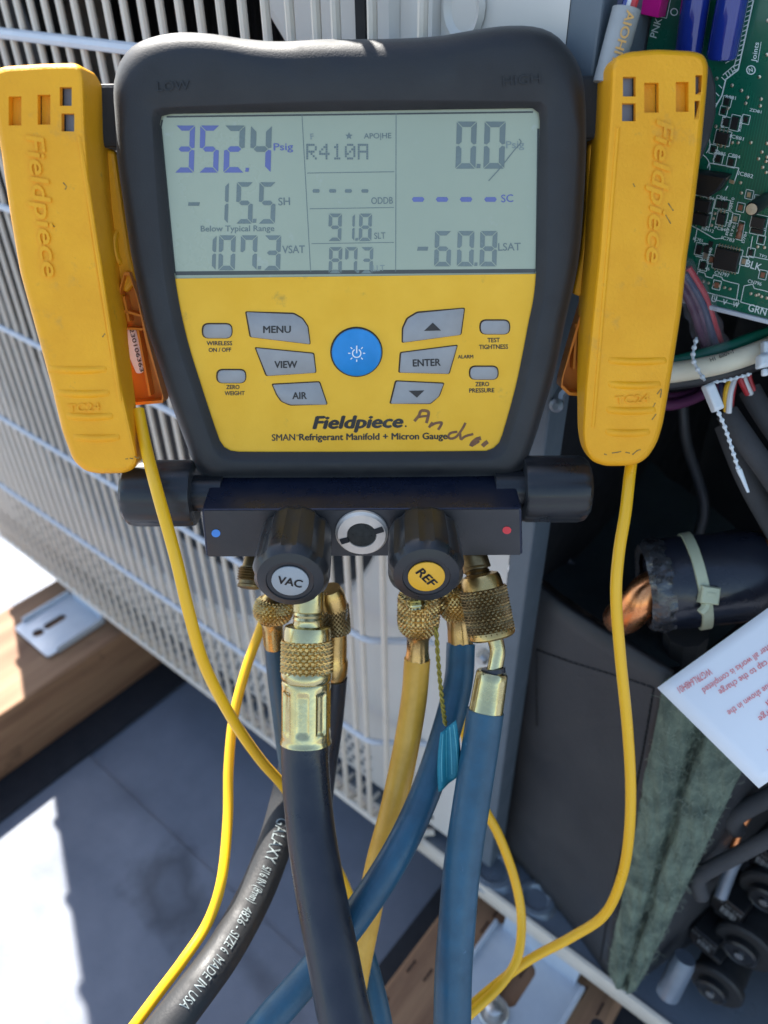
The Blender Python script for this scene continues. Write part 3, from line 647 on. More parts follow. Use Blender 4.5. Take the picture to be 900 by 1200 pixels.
b = MB(); b.tube(path([(792, 312, .338), (815, 350, .341), (828, 385, .347), (842, 420, .365)], 12), lambda t: .0066+.0006*math.sin(t*31), 18, cap=False)
tag(b.build('clear_sleeve', 'sleeve_clear'), 'clear wrinkled plastic sleeve around purple wires under the board', 'sleeve')
cable('purple_wire', [(765, 474, .36), (790, 474, .365), (815, 466, .37), (845, 450, .372)], .0026, 'wire_purple', 'purple wire looping below the black cable beside the clamp', 'wire', group=g)
cable('purple_wire', [(765, 463, .365), (790, 464, .37), (815, 458, .375), (845, 444, .378)], .0018, 'wire_purple', 'thin purple wire above the looping purple wire', 'wire', group=g)
def ties(l, n, label, box=None, tail=None, rb=.0011):
    t = thing('beaded_tie', atD(*l[0]), label, 'cable tie', 'white beaded cable ties'); pts = path(l, 12); b = MB(); b.tube(pts, rb*.5, 6); b.build('strap', 'tie_white', t)
    L_ = [0]; 
    for a, c in zip(pts[:-1], pts[1:]): L_.append(L_[-1]+(c-a).length)
    for i in range(n):
        s = L_[-1]*(i+.5)/n; j = max(k for k in range(len(L_)) if L_[k] <= s); p = pts[j].lerp(pts[min(j+1, len(pts)-1)], (s-L_[j])/max(1e-6, (L_[min(j+1, len(L_)-1)]-L_[j])))
        b = MB(); b.lathe([(.0, -rb), (rb*.7, -rb*.7), (rb, 0), (rb*.7, rb*.7), (0, rb)], p, -FWD, 10, cap0=False, cap1=False); b.build('bead', 'tie_white', t)
    if box:
        a, c, w = box; p, q = atD(*a), atD(*c); d = q-p; b = MB(); s_ = d.cross(FWD).normalized()
        b.cbox((p+q)/2, d, s_*w, -FWD*.005, .0012); b.build('lock_head', 'tie_white', t, bevel=.0006)
    if tail:
        b = MB(); b.tube([atD(*p) for p in tail], lambda t: .0012-.0006*t, 8); b.build('tail', 'tie_white', t)
ties([(841, 481, .3325), (851, 505, .333), (866, 552, .334)], 9, 'white beaded cable tie hanging down in front of the black conduits', ((829, 450, .332), (842, 481, .3325), .0046), [(866, 550, .334), (871, 562, .334), (877, 577, .334)])
ties([(816, 396, .345), (812, 418, .340), (817, 432, .338), (826, 446, .336)], 6, 'white beaded tie looped over the cream cable', None, None, .0012)
ties([(836, 448, .334), (850, 446, .336), (866, 442, .34), (880, 438, .344)], 6, 'thin white beaded tie below the cream cable above the coloured wires', None, None, .0009)
b = MB(); p = atD(895, 423, .338); b.cbox(p, RT*.0055+UP*.001, UP*.006, -FWD*.005, .0015); b.cbox(atD(897, 408, .34), RT*.003, UP*.006, -FWD*.004, .001); b.cbox(p-UP*.005+RT*.0005, RT*.0025, UP*.003, -FWD*.003, .0006)
tag(b.build('cable_clamp_lock', 'tie_white', bevel=.0008), 'white plastic tie lock at the right end of the cream cable', 'cable tie', 'white beaded cable ties')
g = 'coloured wires entering the black conduits'
for m_, l, lb in (('wire_navy', [(846, 444, .362), (846, 462, .362), (852, 485, .365)], 'navy wire left of the yellow one, entering the black conduit'), ('wire_yellow', [(858, 440, .358), (851, 458, .358), (851, 482, .362)], 'yellow wire entering the black conduit'), ('wire_white', [(862, 440, .357), (856, 460, .357), (854, 484, .36)], 'white wire beside the yellow wire'),
                  ('wire_red', [(863, 438, .366), (858, 462, .366), (856, 486, .368)], 'dark red wire behind the white wire'), ('wire_red', [(865, 430, .362), (868, 446, .362), (876, 462, .366)], 'bright red wire at the right entering the second conduit'), ('wire_white', [(870, 430, .363), (873, 446, .363), (880, 462, .366)], 'white wire between two red wires'), ('wire_red', [(876, 428, .365), (878, 444, .366), (884, 460, .368)], 'rightmost red wire under the cream cable')):
    cable('thin_wire', l, .0013, m_, lb, 'wire', 8, g, 8)
for l, lb in (([(852, 484, .368), (880, 525, .362), (915, 575, .360), (960, 650, .36)], 'upper of the two black foam conduits crossing right of the beaded tie'), ([(878, 456, .372), (895, 485, .37), (940, 550, .37)], 'black foam conduit in the right corner below the red and white wires'), ([(850, 498, .385), (875, 560, .38), (905, 615, .38), (950, 690, .38)], 'lower black conduit behind the end of the beaded tie')):
    cable('black_conduit', l, .0052, 'foam_pipe', lb, 'conduit', 10, 'black conduits in the service bay')
cable('dark_wire', [(800, 470, .44), (805, 520, .45), (825, 590, .47), (815, 640, .48)], .003, 'dark_steel', 'faint dark cable hanging deep in the black service bay', 'cable')
# solenoid coils and pipes at the bottom right
gsc = 'solenoid valve coils on the base pan'
def coil(px, py, r, y, L_, label):
    c = atY(px, py, y); t = thing('valve_coil', c, label, 'valve coil', gsc); b = MB()
    b.lathe([(r*.35, -.0005), (r*.92, -.0005), (r, .001), (r, .0045), (r*.88, .0052), (r*.86, L_), (r*.6, L_)], c, V((0, 1, 0)), 36); b.build('coil_body', 'hose_grey', t)
    b = MB(); b.lathe([(r*.56, 0), (r*.56, .005), (r*.47, .0062), (r*.44, .0056), (r*.2, .0056), (r*.17, .0066), (0, .0066)], c+V((-.001, 0, 0)), V((0, -1, 0)), 30, cap1=False); b.build('boss', 'knob_plastic', t)
    b = MB(); b.lathe([(r*.15, .0066), (r*.15, .0071)], c+V((-.001, 0, 0)), V((0, -1, 0)), 12); b.build('pin', 'steel', t)
    return t
coil(838, 1157, .0182, .312, .045, 'round black valve coil lowest at the right with a grey body')
coil(872, 1112, .0194, .325, .045, 'middle round black valve coil beside the printed black connectors')
coil(901, 1050, .0190, .345, .045, 'round black valve coil cut by the right edge')
def plug(px, py, y, w, h, d, label, words):
    c = atY(px, py, y); t = thing('coil_connector', c, label, 'connector', 'black printed connectors'); ax, az = V((math.cos(.15), math.sin(.15)*-1, 0)), V((0, 0, 1)); ay = az.cross(ax)
    b = MB(); b.cbox(c+ay*d/2, ax*w, az*h, ay*d, 0); hd = b.build('housing', 'chip', t, smooth=0, bevel=.0012)
    b = MB(); b.cbox(c+ay*d/2+ax*w*.25-az*h*.62, ax*w*1.1, az*h*.3, ay*d*.9); b.build('latch', 'hose_grey', t, smooth=0, bevel=.0008)
    b = MB(); f = lambda x, y_, z: c-ay*.0003+ax*(x*w)+az*(-y_*h)
    txt(b, words, (-.46, -.18), (.44, -.18), .16, f, bold=.02)
    for k in range(9): line(b, (-.12+k*.055, -.08), (-.12+k*.055, .30), .02 if k % 3 else .035, f)
    b.build('white_print', 'print_grey', t, smooth=0, recalc=False)
plug(823, 1104, .318, .0185, .015, .022, 'smaller lower black connector with white print above the lowest coil', 'HIT TOKI')
plug(851, 1066, .330, .021, .018, .026, 'larger black connector with white print above the middle coil', 'BCC N1 NM')
plug(893, 1008, .352, .021, .018, .026, 'black connector with white print at the right edge under the grey pipe', 'BCC N1 NM')
b = MB(); p, q = atD(782, 1166, .515), atD(803, 1122, .505); b.lathe([(.0060, 0), (.0075, .0006), (.0078, (q-p).length*.85), (.0066, (q-p).length)], p, q-p, 24); tag(b.build('pipe_stub', 'pan'), 'short leaning metal pipe stub on the base pan left of the valve coils', 'pipe')
for l, r, lb, m_ in (([(822, 1050, .468), (818, 1030, .462), (830, 1020, .455), (862, 1003, .445), (905, 980, .43), (960, 950, .42)], .0046, 'lower grey foam covered pipe bending down behind the connectors', 'foam_pipe'), ([(864, 972, .452), (859, 962, .447), (868, 952, .44), (905, 932, .43), (960, 905, .42)], .0052, 'upper grey foam covered pipe just under the paper corner', 'foam_pipe'), ([(858, 998, .475), (868, 972, .47), (880, 950, .465)], .0022, 'thin copper pipe between the two grey foam pipes', 'copper'), ([(845, 1050, .49), (856, 1020, .485), (866, 1000, .48)], .004, 'bluish metal pipe behind the larger connector', 'pan')):
    cable('foam_pipe' if m_ == 'foam_pipe' else 'metal_pipe', l, r, m_, lb, 'pipe', 8, 'pipes in the valve corner')
# ================================================================== THE MANIFOLD GAUGE
GA = thing('manifold_gauge', G(420, 560, -.02), 'black rubber cased digital refrigerant gauge with grey screen and yellow keypad', 'manifold gauge')
outer_px = [(133, 112), (135, 90), (142, 70), (157, 53), (180, 43), (212, 38), (250, 40), (290, 46), (330, 48.5), (380, 46), (420, 46), (470, 45), (515, 42), (550, 36), (590, 30.5), (625, 31), (648, 39), (665, 55), (678, 76), (684.5, 100), (687, 150), (685, 220), (678, 305), (663, 375), (651, 433), (632, 498), (621, 530), (615, 547), (605, 556.5), (590, 558.5), (420, 561), (262, 561), (246, 560), (236, 556), (228, 545), (218, 520), (201, 474), (184, 420), (171, 380), (155, 305), (146, 245), (137, 180)]
inner_px = [(188, 150), (187, 141), (192, 134.5), (205, 133.5), (420, 130), (615, 127), (627, 128), (632, 136), (632, 170), (628, 322), (618, 385), (605, 450), (590, 505), (584, 520), (574, 527), (560, 528.5), (420, 529.5), (285, 529.5), (270, 528), (261, 522), (256, 512), (236, 452), (218, 392), (205, 325), (196, 240)]
CEN = V((415, 300))
def angular(pts, z, N=160):
    """closed smooth outline resampled at N equal angles about CEN, as points on the plane z"""
    P = [V(p) for p in pts]; sm = spline(P[-2:]+P+P[:2], 8)[16:-16]; out = []
    A = [math.atan2(p.y-CEN.y, p.x-CEN.x) for p in sm]
    for k in range(N):
        th = -math.pi+2*math.pi*k/N; d = V((math.cos(th), math.sin(th))); best = None
        for i in range(len(sm)):
            p, q = sm[i], sm[(i+1) % len(sm)]; e = q-p; den = d.x*e.y-d.y*e.x
            if abs(den) < 1e-9: continue
            w = p-CEN; t = (w.x*e.y-w.y*e.x)/den; u = (w.x*d.y-w.y*d.x)/den
            if t > 0 and -1e-6 <= u <= 1+1e-6 and (best is None or t < best): best = t
        out.append(CEN+d*best)
    return out
NA = 200
O2, I2 = angular(outer_px, 0, NA), angular(inner_px, 0, NA)
def gring(f, z, which=None):
    """ring between the outer (f=0) and inner (f=1) outline at height z"""
    return [G(*(a.lerp(c, f)), z) for a, c in zip(O2, I2)]
def inset(mm_top, mm_side):
    out = []
    for a, c in zip(O2, I2):
        d = (c-a); top = max(0, min(1, (150-a.y)/90)) if a.y < 150 else 0
        w = (mm_side+(mm_top-mm_side)*top)*3.2; out.append(min(.8, w/d.length))
    return out
def ring_i(mt, ms, z):
    return [G(*(a.lerp(c, f)), z) for a, c, f in zip(O2, I2, inset(mt, ms))]
back = [G(*(a+(CEN-a)*.02), -.010) for a in O2]; bk = [p-GN*.022 for p in back]; bk2 = [p+(G(415, 300, -.034)-p)*.10-GN*.006 for p in bk]
b = MB()
b.loft([bk2, bk, back, ring_i(0, 0, -.0085), ring_i(.5, .25, -.0055), ring_i(2.0, .8, -.0028), ring_i(4.5, 1.8, -.0010), ring_i(8, 3.0, -.0001), ring_i(10.5, 4.2, .0002),
        [G(*(a.lerp(c, 1-14/(c-a).length)), .0003) for a, c in zip(O2, I2)], [G(*(a.lerp(c, 1-11/(c-a).length)), -.0001) for a, c in zip(O2, I2)], [G(*(a.lerp(c, 1-2.5/(c-a).length)), -.0026) for a, c in zip(O2, I2)], [G(*c, -.0032) for c in I2], [G(*c, -.0075) for c in I2]])
boot = b.build('rubber_boot', 'rubber', GA, smooth=40)
ZF = -.0038                                           # the yellow keypad face
for w_, a_, c_ in (('LOW', (184, 107), (222, 105)), ('HIGH', (590, 101), (634, 97))):
    b = MB(); txt(b, w_, a_, c_, 11, lambda x, y, z: G(x, y, z), .0000, depth=.0008); b.build('embossed_lettering', 'rubber', boot, smooth=0)
fp_px = [(204.5, 326), (628.5, 320.5), (618, 385), (605, 450), (590, 505), (584, 520), (574, 527), (560, 528.8), (420, 530), (285, 530), (270, 528.5), (261, 522), (256, 512), (236, 452), (218, 392)]
b = MB(); b.prism([G(x, y, ZF-.003) for x, y in fp_px], GN*.003); face = b.build('keypad_face', 'yellow_plate', GA, smooth=0)
lc_px = [(188, 150), (187, 141), (192, 134.5), (205, 133.5), (420, 130), (615, 127), (627, 128), (632, 136), (632, 170), (628, 320), (420, 325), (205, 326), (196, 240)]
b = MB(); b.prism([G(x, y, ZF-.0035) for x, y in lc_px], GN*.0028); scr = b.build('screen', 'lcd', GA, smooth=0)
ZL = ZF-.0007
def LS(x, y, z=0): return G(180+x/1.9565, 120+y/1.9565, ZL+z)
b = MB()
for a, c, w in (((50, 392), (875, 386), 9), ((16, 60), (48, 392), 6), ((16, 60), (20, 40), 4), ((882, 60), (878, 388), 5), ((30, 33), (870, 22), 4)): line(b, a, c, w, LS, .00006)
b.build('screen_border', 'lcd_edge', scr, smooth=0, recalc=False)
SEG = {'0': 'abcdef', '1': 'bc', '2': 'abged', '3': 'abgcd', '4': 'fgbc', '5': 'afgcd', '6': 'afgedc', '7': 'abcf', '8': 'abcdefg', '9': 'abcdfg'}
segs = {'segment': MB(), 'segment_blue': MB(), 'segment_faint': MB()}
def digit(ch, x0, y0, x1, y1, cols, w=None, sl=-.03):
    w = w or (x1-x0)*.27; ym = (y0+y1)/2; g_ = 1.4
    def sk(x, y): return (x+(y-y1)*sl, y)
    h = w/2
    def hz(y, k):   # horizontal bar
        if k == 'a': q = [(x0+g_, y0), (x1-g_, y0), (x1-w-g_, y0+w), (x0+w+g_, y0+w)]
        elif k == 'd': q = [(x0+w+g_, y1-w), (x1-w-g_, y1-w), (x1-g_, y1), (x0+g_, y1)]
        else: q = [(x0+h+g_, ym), (x0+w+g_, ym-h), (x1-w-g_, ym-h), (x1-h-g_, ym), (x1-w-g_, ym+h), (x0+w+g_, ym+h)]
        return q
    def vt(k):
        lft = k in 'ef'; up_ = k in 'bf'; xa, xb = (x0, x0+w) if lft else (x1, x1-w)
        ya, yb = (y0+g_, ym-g_) if up_ else (ym+g_, y1-g_)
        if up_: return [(xa, ya), (xb, ya+w), (xb, yb-h), (xa+(xb-xa)*.5, yb), (xa, yb-h*.3)]
        return [(xa, ya+h*.3), (xa+(xb-xa)*.5, ya), (xb, ya+h), (xb, yb-w), (xa, yb)]
    for s in SEG[ch]:
        q = hz(0, s) if s in 'adg' else vt(s)
        m_ = cols if isinstance(cols, str) else cols.get(s, cols['*'])
        poly(segs[m_], [sk(*p) for p in q], LS, .00012)
bl, gy, fa = 'segment_blue', 'segment', 'segment_faint'
digit('3', 48, 53, 92, 161, bl); digit('5', 104, 53, 148, 161, bl); digit('2', 160, 53, 207, 161, {'a': gy, 'b': gy, '*': bl}); digit('4', 220, 53, 268, 161, {'f': gy, 'b': gy, 'g': gy, 'c': bl, '*': bl})
poly(segs[bl], [(211, 150), (219, 150), (218, 159), (210, 159)], LS, .00012)
digit('1', 140, 183, 170, 278, gy); digit('5', 188, 183, 226, 278, gy); digit('5', 240, 183, 278, 278, gy); poly(segs[gy], [(228, 267), (236, 267), (235, 276), (227, 276)], LS, .00012)
poly(segs[gy], [(80, 229), (106, 229), (104, 237), (79, 237)], LS, .00012)
digit('1', 110, 305, 142, 385, gy); digit('0', 148, 305, 186, 385, gy); digit('7', 198, 305, 236, 385, gy); digit('3', 252, 305, 290, 385, gy); poly(segs[gy], [(239, 375), (247, 375), (246, 383), (238, 383)], LS, .00012)
digit('9', 400, 255, 430, 318, gy); digit('1', 440, 255, 460, 318, gy); digit('8', 470, 255, 499, 318, gy); poly(segs[gy], [(463, 311), (469, 311), (468, 317), (462, 317)], LS, .00012)
digit('8', 401, 332, 431, 392, gy); digit('7', 438, 332, 466, 392, gy); digit('3', 474, 332, 502, 392, gy); poly(segs[gy], [(467, 385), (472, 385), (471, 391), (466, 391)], LS, .00012)
digit('0', 692, 44, 738, 152, gy); digit('0', 756, 44, 804, 152, gy); poly(segs[gy], [(741, 141), (750, 141), (749, 151), (740, 151)], LS, .00012)
digit('6', 643, 295, 681, 376, gy); digit('0', 695, 295, 733, 376, gy); digit('8', 747, 295, 786, 376, gy); poly(segs[gy], [(736, 367), (743, 367), (742, 375), (735, 375)], LS, .00012)
poly(segs[gy], [(606, 331), (630, 331), (628, 340), (604, 340)], LS, .00012)
for x in (596, 651, 706, 762): poly(segs[bl], [(x-4, 222), (x, 217), (x+21, 217), (x+25, 222), (x+21, 228), (x, 228)], LS, .00012)
for x in (364, 402, 438, 476): poly(segs[gy], [(x, 203), (x+2, 199), (x+15, 199), (x+17, 203), (x+15, 207), (x+2, 207)], LS, .00012)
for m_, s, x0, y, x1, h in ((bl, 'Psig', 275, 110, 320, 16), (gy, 'SH', 286, 236, 313, 17), (gy, 'Below Typical Range', 108, 296, 277, 13), (gy, 'VSAT', 295, 346, 347, 17), (gy, 'ODDB', 499, 233, 549, 15), (gy, 'SLT', 506, 313, 532, 14), (fa, 'LLT', 503, 387, 530, 13), (fa, 'Psig', 808, 105, 850, 16), (bl, 'SC', 797, 229, 825, 17), (gy, 'LSAT', 790, 340, 842, 17), (fa, 'F', 360, 85, 368, 13), (gy, 'APO|HE', 482, 83, 545, 12)):
    txt(segs[m_], s, (x0, y), (x1, y-1), h, LS, .00012, bold=.015)
poly(segs[gy], [(448+ (9 if i % 2 == 0 else 4)*math.sin(math.pi*i/5), 77-(9 if i % 2 == 0 else 4)*math.cos(math.pi*i/5)) for i in range(10)], LS, .00012)
DOT = {'R': '11110 10001 10001 11110 10100 10010 10001', '4': '00010 00110 01010 10010 11111 00010 00010', '1': '00100 01100 00100 00100 00100 00100 01110', '0': '01110 10001 10011 10101 11001 10001 01110', 'A': '11111 10001 10001 11111 10001 10001 10001'}
for k, ch in enumerate('R410A'):
    for r_, row in enumerate(DOT[ch].split()):
        for c_, v in enumerate(row):
            if v == '1':
                x, y = 350+k*29.5+c_*4.9, 95+r_*5.2; poly(segs[gy], [(x, y), (x+4.4, y), (x+4.4, y+4.7), (x, y+4.7)], LS, .00012)
for m_, mb in segs.items(): mb.build('digits', m_, scr, smooth=0, recalc=False)['kind'] = 'stuff'
b = MB()
for a, c in (((340, 26), (360, 388)), ((556, 24), (555, 388)), ((352, 162), (552, 159)), ((358, 244), (551, 241)), ((362, 324), (551, 321))): line(b, a, c, 1.6, LS, .0001)
b.build('divider_lines', 'segment', scr, smooth=0, recalc=False)
b = MB(); q = spline([(768, 180), (795, 150), (825, 112), (842, 92), (838, 84)], 5)
for a, c in zip(q[:-1], q[1:]): line(b, a, c, 2.2, LS, .0002)
b.build('scratch', 'segment', scr, smooth=0, recalc=False)
# keys
def KL(x, y): return (200+x/4.0909, 330+y/4.0909)
def KR(x, y): return (400+x/3.75, 330+y/3.75)
def GF(x, y, z=0): return G(x, y, ZF+z)
KH = .0009
def key(name, pts, conv, m='button_grey', rr=2.2, words=(), labels=(), hgt=KH):
    P = rounded([conv(*p) for p in pts], rr); c = sum(P, V((0, 0)))/len(P)
    big = [p+(p-c).normalized()*1.5+V((-.3, -.5)) for p in P]
    b = MB(); poly(b, [tuple(p) for p in big], GF, .00006); gap = MB()  # flat dark outline paints the shadow around the key's edge
    lo = [GF(p.x, p.y, .00008) for p in P]; mid = [GF(p.x, p.y, hgt*.65) for p in P]; hi = [GF(*(p+(c-p).normalized()*1.1), hgt) for p in P]
    k = MB(); k.loft([lo, mid, hi]); k.k = 0
    kb = k.build(name, m, GA, smooth=50)
    b.build('key_shade', 'button_shade', kb, smooth=0, recalc=False)
    if words:
        t = MB()
        for s, a, e, h in words: txt(t, s, conv(*a), conv(*e), h, GF, hgt+.00012, bold=.03)
        t.build('lettering', 'print_black', kb, smooth=0, recalc=False)
    return kb
key('menu_key', [(363, 146), (590, 156), (630, 178), (656, 215), (668, 300), (385, 266)], KL, words=[('MENU', (443, 246), (577, 245), 8)])
key('view_key', [(408, 318), (684, 345), (695, 437), (462, 452)], KL, words=[('VIEW', (497, 414), (607, 413), 7.8)])
key('air_key', [(489, 494), (712, 482), (749, 590), (575, 591), (535, 575), (512, 545)], KL, words=[('AIR', (583, 563), (653, 562), 7.8)])
kk = key('up_key', [(270, 268), (272, 205), (292, 163), (335, 138), (540, 118), (524, 234)], KR)
t = MB(); poly(t, [KR(363, 217), KR(438, 215), KR(402, 180)], GF, KH+.00012); t.build('arrow', 'print_black', kk, smooth=0, recalc=False)
key('enter_key', [(263, 313), (509, 281), (472, 405), (256, 400)], KR, words=[('ENTER', (314, 373), (437, 369), 8)])
kk = key('down_key', [(242, 438), (450, 448), (428, 505), (390, 536), (217, 537)], KR)
t = MB(); poly(t, [KR(296, 480), KR(365, 478), KR(332, 510)], GF, KH+.00012); t.build('arrow', 'print_black', kk, smooth=0, recalc=False)
def pill(x0, y0, x1, y1, conv): return [(x0, y0), (x1, y0), (x1, y1), (x0, y1)]
for nm, c4, cv in (('wireless_key', (156, 204, 292, 271), KL), ('zero_weight_key', (225, 424, 358, 486), KL), ('test_tightness_key', (613, 171, 738, 231), KR), ('zero_pressure_key', (567, 374, 687, 430), KR)):
    key(nm, pill(*c4, cv), cv, rr=7.0)
pk = key('power_key', [(418+29.3*math.cos(a), 412.8+28*math.sin(a)) for a in [2*math.pi*i/36 for i in range(36)]], lambda x, y: (x, y), 'power_blue', 0.01, hgt=.0014)
t = MB(); zz = .0014+.00012
for i in range(16):
    a0, a1 = R(-60+300*i/16), R(-60+300*(i+1)/16)
    t.add([GF(418+r*math.cos(a), 414+r*math.sin(a), zz) for r, a in ((4.2, a0), (5.6, a0), (5.6, a1), (4.2, a1))], [[0, 1, 2, 3]])
line(t, (418, 405), (418, 414), 1.5, GF, zz)
for i in range(8):
    a = 2*math.pi*i/8+.39*0
    if i != 6: line(t, (418+7.3*math.cos(a), 414+7.3*math.sin(a)), (418+10*math.cos(a), 414+10*math.sin(a)), 1.3, GF, zz)
t.build('power_symbol', 'print_white', pk, smooth=0, recalc=False)
t = MB()
for s, cv, a, e, h in (('WIRELESS', KL, (172, 305), (295, 305), 4.6), ('ON / OFF', KL, (182, 337), (290, 336), 4.6), ('ZERO', KL, (266, 515), (330, 515), 4.6), ('WEIGHT', KL, (259, 545), (355, 544), 4.6), ('TEST', KR, (642, 267), (697, 266), 5), ('TIGHTNESS', KR, (605, 297), (733, 295), 5), ('ALARM', KR, (512, 338), (580, 337), 4), ('ZERO', KR, (589, 460), (650, 459), 4.8), ('PRESSURE', KR, (562, 488), (673, 486), 4.8)):
    txt(t, s, cv(*a), cv(*e), h, GF, .00012, bold=.028)
txt(t, 'SMAN', (318.5, 516.5), (346, 516), 7.4, GF, .00012, bold=.02); txt(t, 'TM', (346.8, 511.5), (350, 511.4), 2, GF, .00012, bold=.02)
txt(t, 'Refrigerant Manifold + Micron Gauge', (350.5, 516), (524.5, 514.5), 7.4, GF, .00012, bold=.034)
t.build('lettering', 'print_black', face, smooth=0, recalc=False)
t = MB(); txt(t, 'Fieldpiece', (366, 502.5), (473, 500.5), 14.2, GF, .00012, bold=.045, shear=.22); poly(t, circ(475.5, 499.5, 1.1, 8), GF, .00012)
t.build('maker_lettering', 'print_black', face, smooth=0, recalc=False)
t = MB()
for st, w in (([(322, 612), (340, 590), (352, 568), (382, 572), (380, 598), (374, 620)], 3.4), ([(332, 597), (358, 592), (386, 590)], 2.6), ([(386, 640), (400, 620), (394, 632), (415, 622), (440, 620), (436, 634), (426, 650)], 3), ([(545, 622), (530, 650), (505, 682), (482, 690), (470, 682), (480, 666), (508, 660)], 2.8), ([(522, 668), (526, 692), (545, 680), (578, 670)], 2.8), ([(570, 722), (577, 708), (594, 694), (612, 688)], 4.6), ([(578, 716), (592, 708), (604, 700)], 4), ([(621, 722), (630, 713), (642, 704)], 4.8)):
    q = spline([KR(*p) for p in st], 6)
    for i, (a, c) in enumerate(zip(q[:-1], q[1:])):
        d = (c-a).normalized()*.5; line(t, a-d, c+d, w, GF, .00010+.000004*(i % 7))
t.build('handwriting', 'print_brown', face, smooth=0, recalc=False)
# mounting bars left and right of the head
for x0, x1, y0, y1 in ((92, 150, 98, 173), (672, 722, 88, 163)):
    b = MB(); z = -.010; q = [G(x0, y0, z), G(x1, y0-1, z), G(x1, y1-1, z), G(x0, y1, z)]; b.prism(q, -GN*.016); b.build('clamp_bar', 'rubber', GA, smooth=0, bevel=.0015)
# valve block
zb_ = -.001
ftl, ftr, fbr, fbl = MF(236, 597.5), MF(611.5, 596), MF(612.5, 650), MF(241, 652)
b = MB(); dpt = -MN*.045; 
b.prism([ftl, ftr, fbr, fbl], dpt); blk = b.build('valve_block', 'anodised', GA, smooth=0, bevel=.0008)
D('block_front', (.055, .053, .055), .48, metal=.4, c2=(.045, .045, .047), nscale=40, bump=.1, bscale=1500)
b = MB(); cc_ = (ftl+fbr)/2; b.prism([p+(cc_-p).normalized()*.0011+MN*.0002 for p in (ftl, ftr, fbr, fbl)], MN*.0002); b.build('front_finish', 'block_front', blk, smooth=0)
b = MB(); poly(b, circ(253, 625, 5.2, 16, 4.6), MF, .0006); b.build('low_side_dot', 'dot_blue', blk, smooth=0, recalc=False)
b = MB(); poly(b, circ(594, 621.5, 5.2, 16, 4.4), MF, .0006); b.build('high_side_dot', 'dot_red', blk, smooth=0, recalc=False)
# sight glass
sc_ = MF(424, 623, .0004); b = MB(); rs = .0101
b.lathe([(rs*1.06, 0), (rs*1.06, .0012), (rs, .0016), (rs*.96, .0024), (rs*.60, .0026), (rs*.56, .0016)], sc_, MN, 40); sg = b.build('sight_glass', 'ring_metal', GA)
b = MB(); b.lathe([(rs*.57, .0014), (rs*.57, .0024), (rs*.3, .0028), (0, .0029)], sc_, MN, 30, cap1=False); b.build('lens', 'sight_dark', sg)
b = MB(); dd = (GR*.86+MU*.32).normalized()
for s in (-1, 1): b.cbox(sc_+dd*s*rs*.74+MN*.0024, dd*rs*.34, dd.cross(MN)*rs*.24, MN*.0012, 0)
b.build('spanner_slot', 'dark', sg, smooth=0)
# front knobs
def knob(px, py, px2, word, lm, rot, r=.0142):
    base = MF(px, 622, .0003); cx_ = base
    # the knob reaches out until its centre shows at py
    best = min((abs((lambda d: 600-F*d.dot(UP)/d.dot(FWD))(base+MN*l-CAM)-py), l) for l in [i*.0005 for i in range(20, 120)])[1]
    k = 8; lob = lambda th, rr_, t: rr_*(1-(.085*max(0, math.cos(th*k)-.2)**.6 if t < best-.005 else .05*max(0, math.cos(th*k)))) if t < best-.002 else rr_
    b = MB(); L_ = best
    b.lathe([(r*.80, 0), (r*.94, .0015), (r*1.0, .004), (r*1.0, .0045), (r*1.03, L_*.5), (r*1.04, L_-.006), (r*1.02, L_-.004), (r*.88, L_-.0012), (r*.70, L_-.0002), (r*.64, L_), (r*.62, L_-.0006), (r*.52, L_-.0008)], base, MN, 96, lob, ref=GR)
    kb = b.build('valve_knob', 'knob_plastic', GA, smooth=30)
    c = base+MN*(L_-.0007); b = MB(); b.lathe([(r*.49, 0), (r*.49, .0005), (r*.45, .0008), (0, .0008)], c, MN, 40, cap1=False); b.mat(1)
    ax_, ay_ = GR*math.cos(rot)+MU*math.sin(rot), MU*math.cos(rot)-GR*math.sin(rot)
    txt(b, word, (-.33*r, .12*r), (.33*r, .12*r), .25*r, lambda x, y, z: c+MN*.0010+ax_*x-ay_*y, 0, bold=.03)
    b.build('knob_label', [lm, 'print_black'], kb, smooth=40, recalc=False)
    return kb
knob(349, 682, 0, 'VAC', 'label_silver', R(-14)); knob(496, 677, 0, 'REF', 'label_yellow', R(-50))
# side knobs
def side_knob(xa, xb, yc, r, sgn, z=-.021):
    p, q = MF(xa, yc, z), MF(xb, yc, z); d = q-p; L_ = d.length
    oct_ = lambda th, rr_, t: rr_*(1-.05*max(0, math.cos(th*9)-.3)**.7)
    b = MB(); b.lathe([(r*.55, -.012), (r*.55, 0), (r*.96, 0), (r, .0012), (r, L_-.004), (r*.95, L_-.0015), (r*.84, L_), (r*.6, L_+.0003), (0, L_+.0003)], p, d, 72, oct_, cap1=False)
    kb = b.build('side_valve_knob', 'knob_plastic', GA, smooth=30)
    b = MB(); b.lathe([(r*.40, -.007), (r*.40, .0005)], p, d, 24); b.build('brass_stem', 'brass_dark', kb)
side_knob(229, 149, 578, .0142, -1); side_knob(612, 687, 573, .0142, 1)
